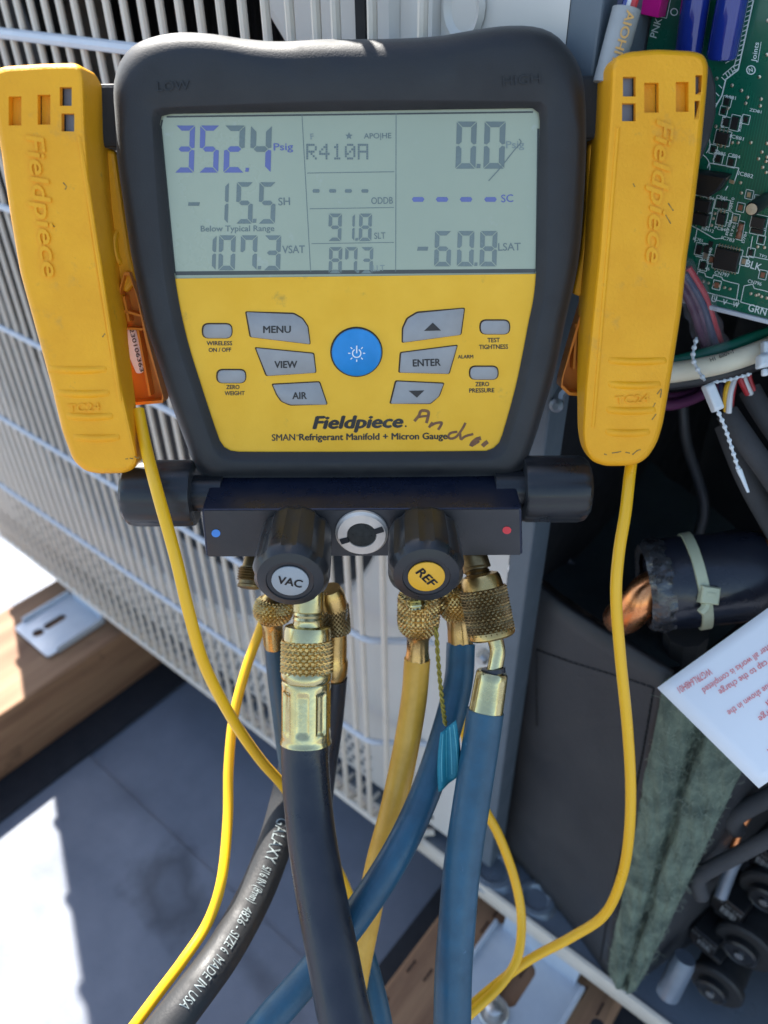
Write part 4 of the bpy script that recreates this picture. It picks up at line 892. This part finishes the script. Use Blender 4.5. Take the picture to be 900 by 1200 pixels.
# ------------------------------------------------------------------ fittings and hoses
def axis_pts(a, c): p, q = atD(*a), atD(*c); return p, (q-p), (q-p).length
def band(mb, a, c, prof, n=40, shape=None):
    """lathe along a pixel segment; prof holds (width in pixels at the start distance, fraction along)"""
    p, d, L_ = axis_pts(a, c); k = a[2]/F/2
    return mb.lathe([(w*k, t*L_) for w, t in prof], p, d, n, shape)
def knurled(mb, a, c, w, n=30, amp=.0007, rows=14, ends=.12, pitch=None):
    p, d, L_ = axis_pts(a, c); r = w/2*a[2]/F; pitch = pitch or 2*math.pi*r/n; kf = knurl(n, pitch*1.15, amp)
    prof = [(r*.90, 0), (r*.95, L_*.01)]+[(r, L_*(.02+.96*i/(rows*2))) for i in range(rows*2+1)]+[(r*.95, L_*.99), (r*.90, L_)]
    return mb.lathe(prof, p, d, n*4, lambda th, rr, t: rr-amp+kf(th, t) if L_*.015 < t < L_*.985 else rr-amp)
def ball(mb, a, c, prof, n=26, amp=.0008):
    """nut with a rounded outline and diamond knurling"""
    p, d, L_ = axis_pts(a, c); k = a[2]/F/2; pr = [(v.x*k, v.y*L_) for v in spline([(w, t) for w, t in prof], 9)]; rm = max(r for r, t in pr); kf = knurl(n, 2*math.pi*rm/n*1.2, amp)
    return mb.lathe(pr, p, d, n*4, lambda th, rr, t: rr-amp*.6+kf(th, t)*max(0, min(1, (rr/rm-.72)*6)))
# big black vacuum hose
HB = thing('vacuum_hose', atD(400, 1195, .30), 'thick black vacuum hose with brass knurled nut below the grey VAC knob', 'hose', 'service hoses')
b = MB(); b.tube(path([(358, 862, .338), (358, 900, .337), (363, 960, .332), (373, 1030, .322), (388, 1110, .31), (410, 1220, .295), (440, 1330, .28)], 10), .01035, 28); b.build('hose', 'hose_black', HB)
b = MB(); band(b, (362, 690, .335), (361, 736, .336), [(36, 0), (37, .1), (37, .55), (34, .58), (36, .64), (34, .70), (36, .76), (34, .82), (36, .9), (36, 1)]); b.build('port', 'brass_pale', HB)
b = MB(); band(b, (361, 733, .336), (360, 752, .336), [(46, 0), (53, .08), (55, .35), (55, 1)]); b.build('collar', 'brass_pale', HB)
b = MB(); knurled(b, (360, 749, .336), (359.5, 788, .336), 59, 26, .0008, 16); b.build('knurled_nut', 'brass', HB)
b = MB(); band(b, (359.5, 786, .336), (359, 798, .336), [(58, 0), (60, .2), (60, .7), (56, 1)]); b.build('nut_rim', 'brass_pale', HB)
p, d, L_ = axis_pts((359, 796, .337), (358.5, 870, .338)); r = 29*.337/F
def crimp(th, rr, t):
    u = t/L_
    if .14 < u < .82:
        e = min(1, (u-.14)/.05, (.82-u)/.05); return rr*(1-.085*e*max(0, min(1, (math.cos(th*8)+.25)*3)))
    return rr
b = MB(); b.lathe([(r*.93, 0), (r*.98, L_*.02), (r, L_*.05)]+[(r*(1+.0*i), L_*(.08+.86*i/24)) for i in range(25)]+[(r*1.03, L_*.97), (r*1.04, L_), (r*.95, L_)], p, d, 96, crimp); b.build('crimped_ferrule', 'brass_pale', HB)
# second fitting behind the vacuum hose with a bead chain
HK = thing('rear_hose', atD(395, 860, .38), 'dark hose half hidden behind the vacuum hose, with brass knurled nut and little chain', 'hose', 'service hoses')
b = MB(); band(b, (386, 690, .345), (392, 712, .35), [(26, 0), (32, .3), (32, 1)]); b.build('port', 'brass', HK)
b = MB(); knurled(b, (391, 708, .35), (394, 742, .353), 34, 22, .0006, 12); b.build('knurled_nut', 'brass_dark', HK)
b = MB(); band(b, (393, 740, .353), (391, 796, .362), [(27, 0), (29, .3), (29, .55), (33, .62), (33, .85), (26, 1)]); b.build('ferrule', 'brass', HK)
b = MB(); b.tube(path([(391, 793, .362), (386, 850, .372), (376, 930, .39), (374, 1010, .41), (378, 1120, .43), (392, 1240, .44), (410, 1400, .44)], 8), .0064, 18); b.build('hose', 'hose_black', HK)
b = MB()
for i in range(9):
    t = i/8; p = atD(403-2*t+4*math.sin(t*3), 702+32*t, .348); b.lathe([(0, -.0008), (.0007, -.0005), (.0008, .0005), (0, .0008)], p, V((0, 0, 1)), 8, cap0=False, cap1=False)
b.build('bead_chain', 'steel', HK)
# left teal hose and spare port
HT = thing('left_hose', atD(328, 860, .40), 'dark teal hose with rough brass nut left of the vacuum hose', 'hose', 'service hoses')
b = MB(); ball(b, (322, 693, .352), (319, 728, .355), [(20, 0), (25, .10), (37, .30), (43, .55), (42, .78), (34, 1)]); b.build('knurled_nut', 'brass', HT)
b = MB(); band(b, (319, 725, .355), (321, 758, .362), [(33, 0), (27, .15), (25, .3), (24, .9), (22, 1)], 40, lambda th, rr, t: rr*(1-.04*max(0, math.cos(6*th)))); b.build('ferrule', 'brass', HT)
b = MB(); b.tube(path([(320, 752, .362), (324, 790, .37), (330, 840, .38), (338, 900, .39), (352, 980, .40), (368, 1060, .405), (388, 1160, .41), (410, 1300, .41), (420, 1420, .41)], 8), .0045, 18); b.build('hose', 'hose_teal', HT)
b = MB(); pth = [(297, 648, .345), (294, 668, .342)]
band(b, (298, 648, .340), (294, 668, .338), [(19, 0), (21, .5), (22, 1)])
band(b, (294.5, 665, .338), (291, 690, .336), [(26, 0)]+[(30 if i % 2 else 26, .05+.55*i/9) for i in range(10)]+[(25, .64), (25, .8), (27, .84), (26, .95), (18, 1)]); b.build('spare_port', 'brass_dark', GA)
# yellow hose
HY = thing('yellow_hose', atD(430, 1140, .36), 'mustard yellow charging hose with brass fitting below the REF knob', 'hose', 'service hoses')
b = MB(); ball(b, (491, 694, .345), (490, 748, .352), [(38, 0), (45, .08), (47, .3), (47, .62), (42, .80), (34, .92), (30, 1)]); b.build('knurled_nut', 'brass', HY)
b = MB(); band(b, (490, 744, .352), (489, 776, .357), [(29, 0), (26, .08), (26, .6), (28, .75), (28, 1)], 48, lambda th, rr, t: rr*(1-.05*max(0, math.cos(6*th)))); b.build('ferrule', 'brass', HY)
b = MB(); band(b, (487, 700, .338), (489, 716, .338), [(20, 0), (26, .1), (22, .2), (26, .3), (22, .4), (25, .5), (25, .62), (19, .72), (20, .85), (10, 1)]); b.build('valve_stem', 'brass_pale', HY)
b = MB(); b.tube(path([(489, 772, .357), (485, 820, .36), (475, 880, .362), (460, 950, .362), (444, 1010, .362), (430, 1080, .362), (418, 1140, .36), (402, 1230, .35)], 8), .0060, 22); b.build('hose', 'hose_yellow', HY)
# rear blue hose
H1 = thing('rear_blue_hose', atD(330, 1190, .33), 'blue hose curving down left across the yellow hose', 'hose', 'service hoses')
b = MB(); ball(b, (534, 680, .350), (537, 724, .355), [(26, 0), (34, .12), (41, .3), (43, .6), (40, .8), (33, 1)]); b.build('knurled_nut', 'brass', H1)
b = MB(); band(b, (537, 720, .355), (540, 759, .360), [(33, 0), (29, .12), (28, .4), (29, .6), (30, 1)], 48, lambda th, rr, t: rr*(1-.05*max(0, math.cos(6*th)))); b.build('ferrule', 'brass', H1)
b = MB(); b.tube(path([(540, 754, .360), (537, 800, .358), (522, 860, .352), (498, 930, .345), (465, 1000, .335), (420, 1070, .33), (365, 1140, .325), (312, 1200, .32), (262, 1260, .32)], 9), .0066, 24); b.build('hose', 'hose_blue', H1)
# front blue hose with bent brass tube
H2 = thing('front_blue_hose', atD(530, 1195, .34), 'blue hose hanging straight from the bent brass elbow at the right', 'hose', 'service hoses')
b = MB(); band(b, (553, 648, .333), (559, 668, .332), [(33, 0), (34, 1)]); b.build('port', 'brass_dark', H2)
b = MB(); band(b, (558, 664, .331), (560, 676, .330), [(26, 0), (30, .1), (26, .3), (30, .5), (26, .7), (30, 1)]); b.build('thread', 'brass_dark', H2)
b = MB(); band(b, (562, 672, .326), (566, 690, .326), [(30, 0), (42, .10), (46, .3), (49, .95), (47, 1)]); b.build('collar', 'brass', H2)
b = MB(); knurled(b, (565.5, 688, .326), (576, 742, .326), 53, 27, .0009, 24); b.build('knurled_nut', 'brass_dark', H2)
b = MB(); band(b, (575, 738, .326), (577, 747, .326), [(53, 0), (55, .3), (55, .75), (50, 1), (40, .9)]); b.build('nut_rim', 'brass', H2)
b = MB(); b.tube(path([(577, 738, .328), (581, 752, .328), (583, 764, .328), (581, 778, .328), (578, 792, .328)], 6), .0033, 20); b.build('elbow', 'brass_pale', H2)
b = MB(); band(b, (578, 783, .328), (578.5, 788, .328), [(28, 0), (28, 1)]); b.build('washer', 'hose_black', H2)
b = MB(); band(b, (577, 787, .328), (569, 836, .329), [(34, 0), (37, .05), (38, .2), (40, .94), (41, .97), (38, 1)], 48, lambda th, rr, t: rr*(1-.03*max(0, math.cos(7*th)))); b.build('ferrule', 'brass_pale', H2)
b = MB(); b.tube(path([(569, 833, .329), (562, 880, .329), (551, 950, .328), (541, 1020, .327), (535, 1090, .326), (531, 1150, .325), (529, 1260, .322)], 9), lambda t: .0074+.0009*min(1, t*3)*0+.0004, 26); b.build('hose', 'hose_blue', H2)
# another blue hose and the printed black hose
b = MB(); b.tube(path([(415, 1085, .37), (432, 1140, .365), (445, 1195, .36), (455, 1260, .355)], 8), .0055, 18)
tag(b.build('lower_blue_hose', 'hose_blue'), 'short stretch of dark blue hose low between yellow hose and dark pad', 'hose', 'service hoses')
GH = thing('printed_hose', atD(215, 1195, .33), 'black hose with white printed lettering curving to the lower left', 'hose', 'service hoses')
gp = [(350, 880, .40), (337, 935, .393), (322, 990, .382), (298, 1050, .368), (262, 1115, .350), (222, 1170, .335), (180, 1225, .325), (140, 1280, .32)]
cen = path(gp, 10); b = MB(); b.tube(cen, lambda t: .0085, 28); b.build('hose', 'hose_grey', GH)
# print follows the hose, slightly proud of its upper side
def on_hose(s, v):
    i = min(len(cen)-2, int(s)); p = cen[i].lerp(cen[i+1], s-i); t = (cen[i+1]-cen[i]).normalized(); w = (CAM-p); w = (w-t*w.dot(t)).normalized(); sd_ = t.cross(w)
    a = v/.0085; return p+(w*math.cos(a)+sd_*math.sin(a))*.00888
def hose_text(mb, s, i0, i1, h, off):
    vs, fs = text2d(s); x0 = min(v.x for v in vs); w = max(v.x for v in vs)-x0
    mb.add([on_hose(i0+(i1-i0)*(v.x-x0)/w, -(off+v.y/.7*h)) for v in vs], fs)
ii = lambda py: min(range(len(cen)), key=lambda i: abs((lambda d: 600-F*d.dot(UP)/d.dot(FWD))(cen[i]-CAM)-py))
b = MB(); sgn = 1
hose_text(b, 'GALAXY', ii(962), ii(1012), .0058, -.0025); hose_text(b, '5/16 IN (8mm)', ii(1017), ii(1066), .0042, -.0018); hose_text(b, '4826 - SIZE 6', ii(1070), ii(1120), .0042, -.0018); hose_text(b, 'MADE IN USA', ii(1126), ii(1180), .0042, -.0018)
D('print_faded', (.33, .38, .38), .6, c2=(.06, .07, .07), nscale=700, namt=.8)
b.build('white_print', 'print_faded', GH, smooth=0, recalc=False)
# teal tag on a gold string
TG = thing('hang_tag', atD(525, 880, .33), 'small teal striped paper tag hanging on a gold string', 'tag')
b = MB(); sp_ = path([(511, 735, .338), (514, 780, .337), (518, 820, .335), (522, 850, .334)], 14)
for s in (0, math.pi): b.tube([p+RT*.0006*math.cos(i*1.1+s)+FWD*.0006*math.sin(i*1.1+s) for i, p in enumerate(sp_)], .00055, 6)
b.build('string', 'string', TG)
tg = [(516, 857, .333), (537, 843, .331), (540, 880, .329), (538, 912, .327), (527, 915, .328), (516, 926, .329), (513, 890, .331)]
def TS(x, y, z=0):
    return hit(x, y, atD(527, 885, .3305), (-FWD*.93-UP*.2+RT*.3).normalized())-FWD*(z+.0010*math.sin((x-513)*.35)*1)
b = MB(); rows = []
for i in range(13):
    t = i/12; yl, yr = 858+(928-858)*t, 843+(906-843)*t; xl, xr = 516-2*t-2.5*math.sin(t*3), 534+6*math.sin(t*2.2)
    rows.append([TS(xl+(xr-xl)*j/8, yl+(yr-yl)*j/8+2*math.sin(j/8*3.1), 0) for j in range(9)])
b.loft(rows, False, False, False); o = b.build('tag_sheet', 'tag', TG, smooth=60); md = o.modifiers.new('t', 'SOLIDIFY'); md.thickness = .0003
b = MB()
for k in range(4):
    rowp = [((516-2*t-2.5*math.sin(t*3))+(18+2*t+8.5*math.sin(t*2.4))*(k+.8)/4.6, 858+68*t-16*(k+.8)/4.6) for t in [i/16 for i in range(1, 15)]]
    for a, c in zip(rowp[:-1], rowp[1:]): line(b, a, c, 1.1, TS, .00022)
b.build('stripe', 'tag_line', TG, smooth=0, recalc=False)
# ------------------------------------------------------------------ the two yellow pipe clamps
ZC = .012
def smooth_px(pts, r=9): return rounded(pts, r, 5)
def clampthing(front, back, holes, text, tc, ridges, mirror, label, ridge_px, cable_path, serial):
    t = thing('pipe_clamp', G(front[len(front)//2][0], 540, ZC), label, 'pipe clamp', 'yellow pipe clamp thermometers')
    front = [tuple(p) for p in rounded(front, 7, 3)]; back = [bdepth(p) for p in front]
    def cg(z): return lambda x, y, zz=0: G(x, y, z+zz)
    P = [V(p) for p in front]; c = sum(P, V((0, 0)))/len(P)
    def shrink(k):
        out = []
        for i, p in enumerate(P):
            tv = (P[(i+1) % len(P)]-P[i-1]).normalized(); n = V((-tv.y, tv.x)); n = n if n.dot(c-p) > 0 or True else -n
            out.append(p+n*k*(1 if orient > 0 else -1))
        return out
    area = sum(P[i-1].x*P[i].y-P[i].x*P[i-1].y for i in range(len(P))); orient = 1 if area > 0 else -1
    f0 = [G(p.x, p.y, ZC-.0045) for p in P]; f1 = [G(*p, ZC-.0016) for p in shrink(.9)]; f2 = [G(*p, ZC-.0004) for p in shrink(3.)]; f3 = [G(*p, ZC) for p in shrink(6.)]
    bk = [G(p.x, p.y, ZC-.0045)-GN*dep for p, dep in zip(P, back)]
    b = MB(); b.loft([bk, f0, f1, f2, f3], False, False)
    H3 = [[G(x, y, ZC) for x, y in ((h[0], h[1]), (h[2], h[1]), (h[2], h[3]), (h[0], h[3]))] for h in holes]
    b.tess([f3]+H3)
    for h in H3: b.loft([h, [p-GN*.0035 for p in h]], False, False)
    sh = b.build('handle_shell', 'yellow_clamp', t, smooth=38)
    for k, h in enumerate(holes):
        b = MB(); q = [G(x, y, ZC-.0036) for x, y in ((h[0]-1, h[1]-1), (h[2]+1, h[1]-1), (h[2]+1, h[3]+1), (h[0]-1, h[3]+1))]
        b.prism(q, -GN*.001); b.build('window_floor', 'yellow_clamp' if h[4] == 'y' else 'slate_metal', sh, smooth=0)
        b = MB(); sx = h[0] if h[4] == 'y' and not mirror else h[2]-4; sx = h[0]+1 if not mirror else h[2]-4
        b.prism([G(x, y, ZC-.0034) for x, y in ((sx, h[1]), (sx+4, h[1]), (sx+4, h[3]), (sx, h[3]))], GN*.0008); b.build('window_rib', 'brass_dark' if h[4] == 'y' else 'dark', sh, smooth=0)
    b = MB(); txt(b, 'Fieldpiece', text[0], text[1], text[2], cg(ZC), -.0001, bold=.02, shear=.2, depth=.0008); b.build('embossed_lettering', 'yellow_clamp', sh, smooth=0)
    b = MB(); txt(b, 'TC24', tc[0], tc[1], tc[2], cg(ZC), -.0001, depth=.0007); b.build('embossed_lettering', 'yellow_clamp', sh, smooth=0)
    for x0, x1, y in ridges:
        b = MB(); n = 14; rows = []
        for i in range(n+1):
            u = i/n; x = x0+(x1-x0)*u; hh = max(.02, math.sin(math.pi*u)**.4); bow = 1.8*math.sin(math.pi*u)
            rows.append([G(x, y+bow+v*5.2, ZC-.0003+.0016*hh*math.cos(v*math.pi/2)) for v in (-1, -.6, -.2, .2, .6, 1)])
        b.loft(rows, True, True, False); b.build('grip_ridge', 'yellow_clamp', sh, smooth=80)
    b = MB()
    for a, c_, off in ridge_px: b.tube([G(*a, ZC+off), G(*c_, ZC+off)], .0009, 8)
    b.build('edge_rib', 'yellow_clamp', sh)
    b = MB(); b.tube(path(cable_path, 14), .00245, 14); b.build('cable', 'cable_yellow', t)
    return t, sh
def dens(pts, n=3):
    out = []
    for a, c in zip(pts, pts[1:]+pts[:1]):
        for k in range(n): out.append(V(a).lerp(V(c), k/n))
    return out
fl = [(-14, 95), (-10, 84), (4, 78), (50, 75), (88, 74), (96, 78), (99, 92), (101, 150), (108, 240), (119, 325), (134, 410), (150, 480), (160, 525), (163, 540), (157, 550), (145, 554.5), (115, 555), (100, 552), (86, 540), (73, 505), (60, 450), (42, 385), (24, 320), (12, 250), (2, 180), (-6, 135)]
fl = [tuple(p) for p in fl]
def bdepth(p):
    y = p[1]; return .006+.024*max(0, min(1, (y-60)/60))*max(0, min(1, (520-y)/230)) if y < 520 else .006
L_t, L_sh = clampthing(fl, [bdepth(p) for p in fl], [(10, 113, 25, 147, 'y'), (44, 111, 59, 146, 'y'), (70, 102, 84, 124, 'g'), (72, 133, 87, 154, 'g')],
    ((30, 158), (50, 326), 20), ((80, 483), (117, 481), 9), [(57, 127, 432), (66, 130, 460), (76, 134, 487), (84, 142, 512)], False,
    'left yellow pipe clamp hanging beside the screen in front of the wire guard', [((93, 160), (141, 470), -.0004)],
    [(162, 480, .318), (170, 520, .315), (184, 575, .304), (205, 650, .303), (222, 720, .31), (240, 780, .325), (272, 842, .345), (305, 890, .365), (335, 925, .385), (380, 990, .41), (410, 1050, .43), (428, 1110, .45), (440, 1180, .46), (448, 1300, .46)], True)
fr = [(714, 120), (716, 76), (722, 66), (736, 61), (770, 58), (812, 60), (825, 64), (830, 76), (828, 105), (821, 180), (811, 262), (805, 300), (799, 360), (787, 438), (777, 496), (770, 519), (759, 536), (747, 544), (730, 546), (708, 546), (692, 540), (684, 525), (682, 508), (685, 455), (692, 385), (701, 300), (708, 200), (712, 150)]
R_t, R_sh = clampthing(fr, [bdepth(p) for p in fr], [(730, 90, 745, 113, 'g'), (729, 121, 745, 142, 'g'), (755, 97, 772, 132, 'y'), (792, 96, 807, 131, 'y'), (815, 88, 823, 111, 'g'), (814, 118, 820, 140, 'g')],
    ((770, 140), (757, 308), 20), ((722, 474), (761, 471), 9), [(711, 783, 422), (711, 776, 450), (709, 770, 480), (708, 763, 506)], True,
    'right yellow pipe clamp hanging beside the screen in front of the circuit board', [((724, 150), (695, 500), -.0004)],
    [(741, 535, .326), (738, 555, .324), (733, 600, .322), (725, 650, .322), (722, 700, .324), (727, 770, .33), (735, 850, .34), (739, 920, .352), (737, 980, .365), (728, 1030, .38), (708, 1072, .395), (670, 1098, .405), (620, 1125, .41), (580, 1155, .40), (545, 1185, .39), (500, 1225, .38)], False)
for sh_, marks in ((L_sh, [[(147, 538), (150, 537.5)], [(152, 537), (156, 537.5)], [(158, 535), (161, 537), (163, 536)], [(60, 262), (64, 266)], [(74, 214), (78, 219), (76, 222)], [(120, 395), (123, 391)]]),
                   (R_sh, [[(717, 531), (724, 530), (728, 529)], [(733, 530), (738, 531)], [(741, 533), (747, 528), (751, 527)], [(708, 532), (711, 533)], [(770, 462), (775, 456), (774, 466)], [(764, 492), (769, 485)], [(768, 472), (765, 478)], [(783, 238), (789, 247)], [(779, 250), (786, 262)], [(742, 215), (744, 219)]])):
    b = MB()
    for mk in marks:
        q = spline(mk, 4)
        for i, (a, c) in enumerate(zip(q[:-1], q[1:])): line(b, a, c, 1.5-.25*(i % 3), lambda x, y, z: G(x, y, ZC+z), .0001+.00001*i)
    b.build('scuff_marks', 'scuff', sh_, smooth=0, recalc=False)['kind'] = 'stuff'
# rear halves of the clamps: pivot, rear handle open to the inside with ribs
def rear(t, pv, pr, outline, z0, ribs, label_q, words, arm, jaw, jm):
    b = MB(); c = G(pv[0], pv[1], -.019); b.lathe([(.0085, -.004), (.0085, .001), (.0078, .0018), (.0066, .0019), (.006, .0012), (0, .0012)], c, pr, 28, cap1=False); b.build('pivot', 'yellow_clamp', t)
    q = [G(x, y, z0) for x, y in outline]; b = MB(); b.prism(q, -GN*.0015)
    n = len(outline); cen_ = sum((V(p) for p in outline), V((0, 0)))/n
    inn = [G(*(V(p)+(cen_-V(p)).normalized()*3.5), z0) for p in outline]
    b.loft([[p+GN*.0075 for p in q], q], False, False); b.loft([[p+GN*.0075 for p in inn], inn], False, False); b.loft([[p+GN*.0075 for p in q], [p+GN*.0075 for p in inn]], False, False)
    rh = b.build('rear_handle', 'orange_inner', t, smooth=30)
    for a, c_ in ribs:
        d = (V(c_)-V(a)).normalized(); n_ = V((-d.y, d.x))*1.3; b = MB()
        b.prism([G(*(V(k)+s*n_), z0+.0003) for k, s in ((a, -1), (c_, -1), (c_, 1), (a, 1))], GN*.0058); b.build('rib', 'orange_inner', rh, smooth=0)
    b = MB(); q = rounded(label_q, 4); poly(b, [tuple(p) for p in q], lambda x, y, z: G(x, y, z0+.0012+z), .0, .0); b.mat(1)
    if words: txt(b, words[0], words[1], words[2], words[3], lambda x, y, z: G(x, y, z0+.0013+z), .0002, bold=.01)
    b.build('serial_label', ['print_white', 'print_black'], rh, smooth=0, recalc=False)
    b = MB(); b.prism([G(x, y, -.014) for x, y in arm], -GN*.006); b.build('rear_arm', 'yellow_clamp', t, smooth=0, bevel=.0015)
    b = MB(); b.prism([G(x, y, -.004 if jm == 'rubber' else -.012) for x, y in rounded(jaw, 6)], -GN*.012); b.build('jaw', jm, t, smooth=0, bevel=.0015)
rear(L_t, (146, 290), GR*.9+GN*.35, [(147, 335), (152, 318), (158, 318), (167, 345), (180, 398), (197, 462), (196, 468), (158, 471), (150, 440), (144, 390)], -.018,
     [((147, 362), (172, 369)), ((148, 383), (172, 384)), ((166, 384), (180, 461)), ((150, 346), (156, 375))], [(146, 386), (159, 385), (170, 432), (167, 437), (160, 438), (148, 410)], ('230106363', (151.5, 385.5), (164.5, 436), 4.6),
     [(111, 172), (134, 176), (143, 240), (152, 300), (160, 330), (146, 345), (120, 300), (108, 230)], [(-22, 122), (30, 127), (30, 158), (-24, 158)], 'yellow_clamp')
rear(R_t, (692, 285), -GR*.9+GN*.35, [(700, 318), (684, 338), (668, 390), (654, 440), (653, 450), (662, 459), (690, 461), (700, 430), (702, 360)], -.018,
     [((677, 361), (702, 355)), ((674, 374), (702, 373)), ((688, 376), (677, 455)), ((672, 378), (669, 430))], [(689, 385), (697, 380), (697, 412), (688, 428)], None,
     [(716, 164), (690, 168), (688, 240), (682, 300), (672, 345), (688, 350), (706, 320), (712, 240)], [(818, 72), (833, 76), (840, 100), (840, 132), (832, 165), (822, 188), (806, 190)], 'rubber')
# further loose turn of the right clamp's lead and of the left one
b = MB(); b.tube(path([(540, 838, .40), (549, 880, .40), (562, 935, .40), (585, 980, .405), (603, 1030, .41), (611, 1075, .41), (607, 1120, .405), (590, 1150, .40), (560, 1180, .39), (520, 1215, .38)], 12), .00245, 14)
b.build('cable_loop', 'cable_yellow', R_t)
b = MB(); b.tube(path([(536, 700, .40), (533, 740, .40), (536, 800, .40), (541, 845, .40)], 8), .0022, 12); b.build('cable_loop', 'cable_yellow', R_t)
b = MB(); b.tube(path([(314, 712, .385), (304, 740, .382), (288, 785, .38), (274, 840, .378), (268, 900, .375), (267, 960, .37), (260, 1030, .36), (244, 1080, .355), (215, 1125, .345), (185, 1165, .338), (150, 1212, .33)], 12), .00245, 14)
b.build('cable_loop', 'cable_yellow', L_t)
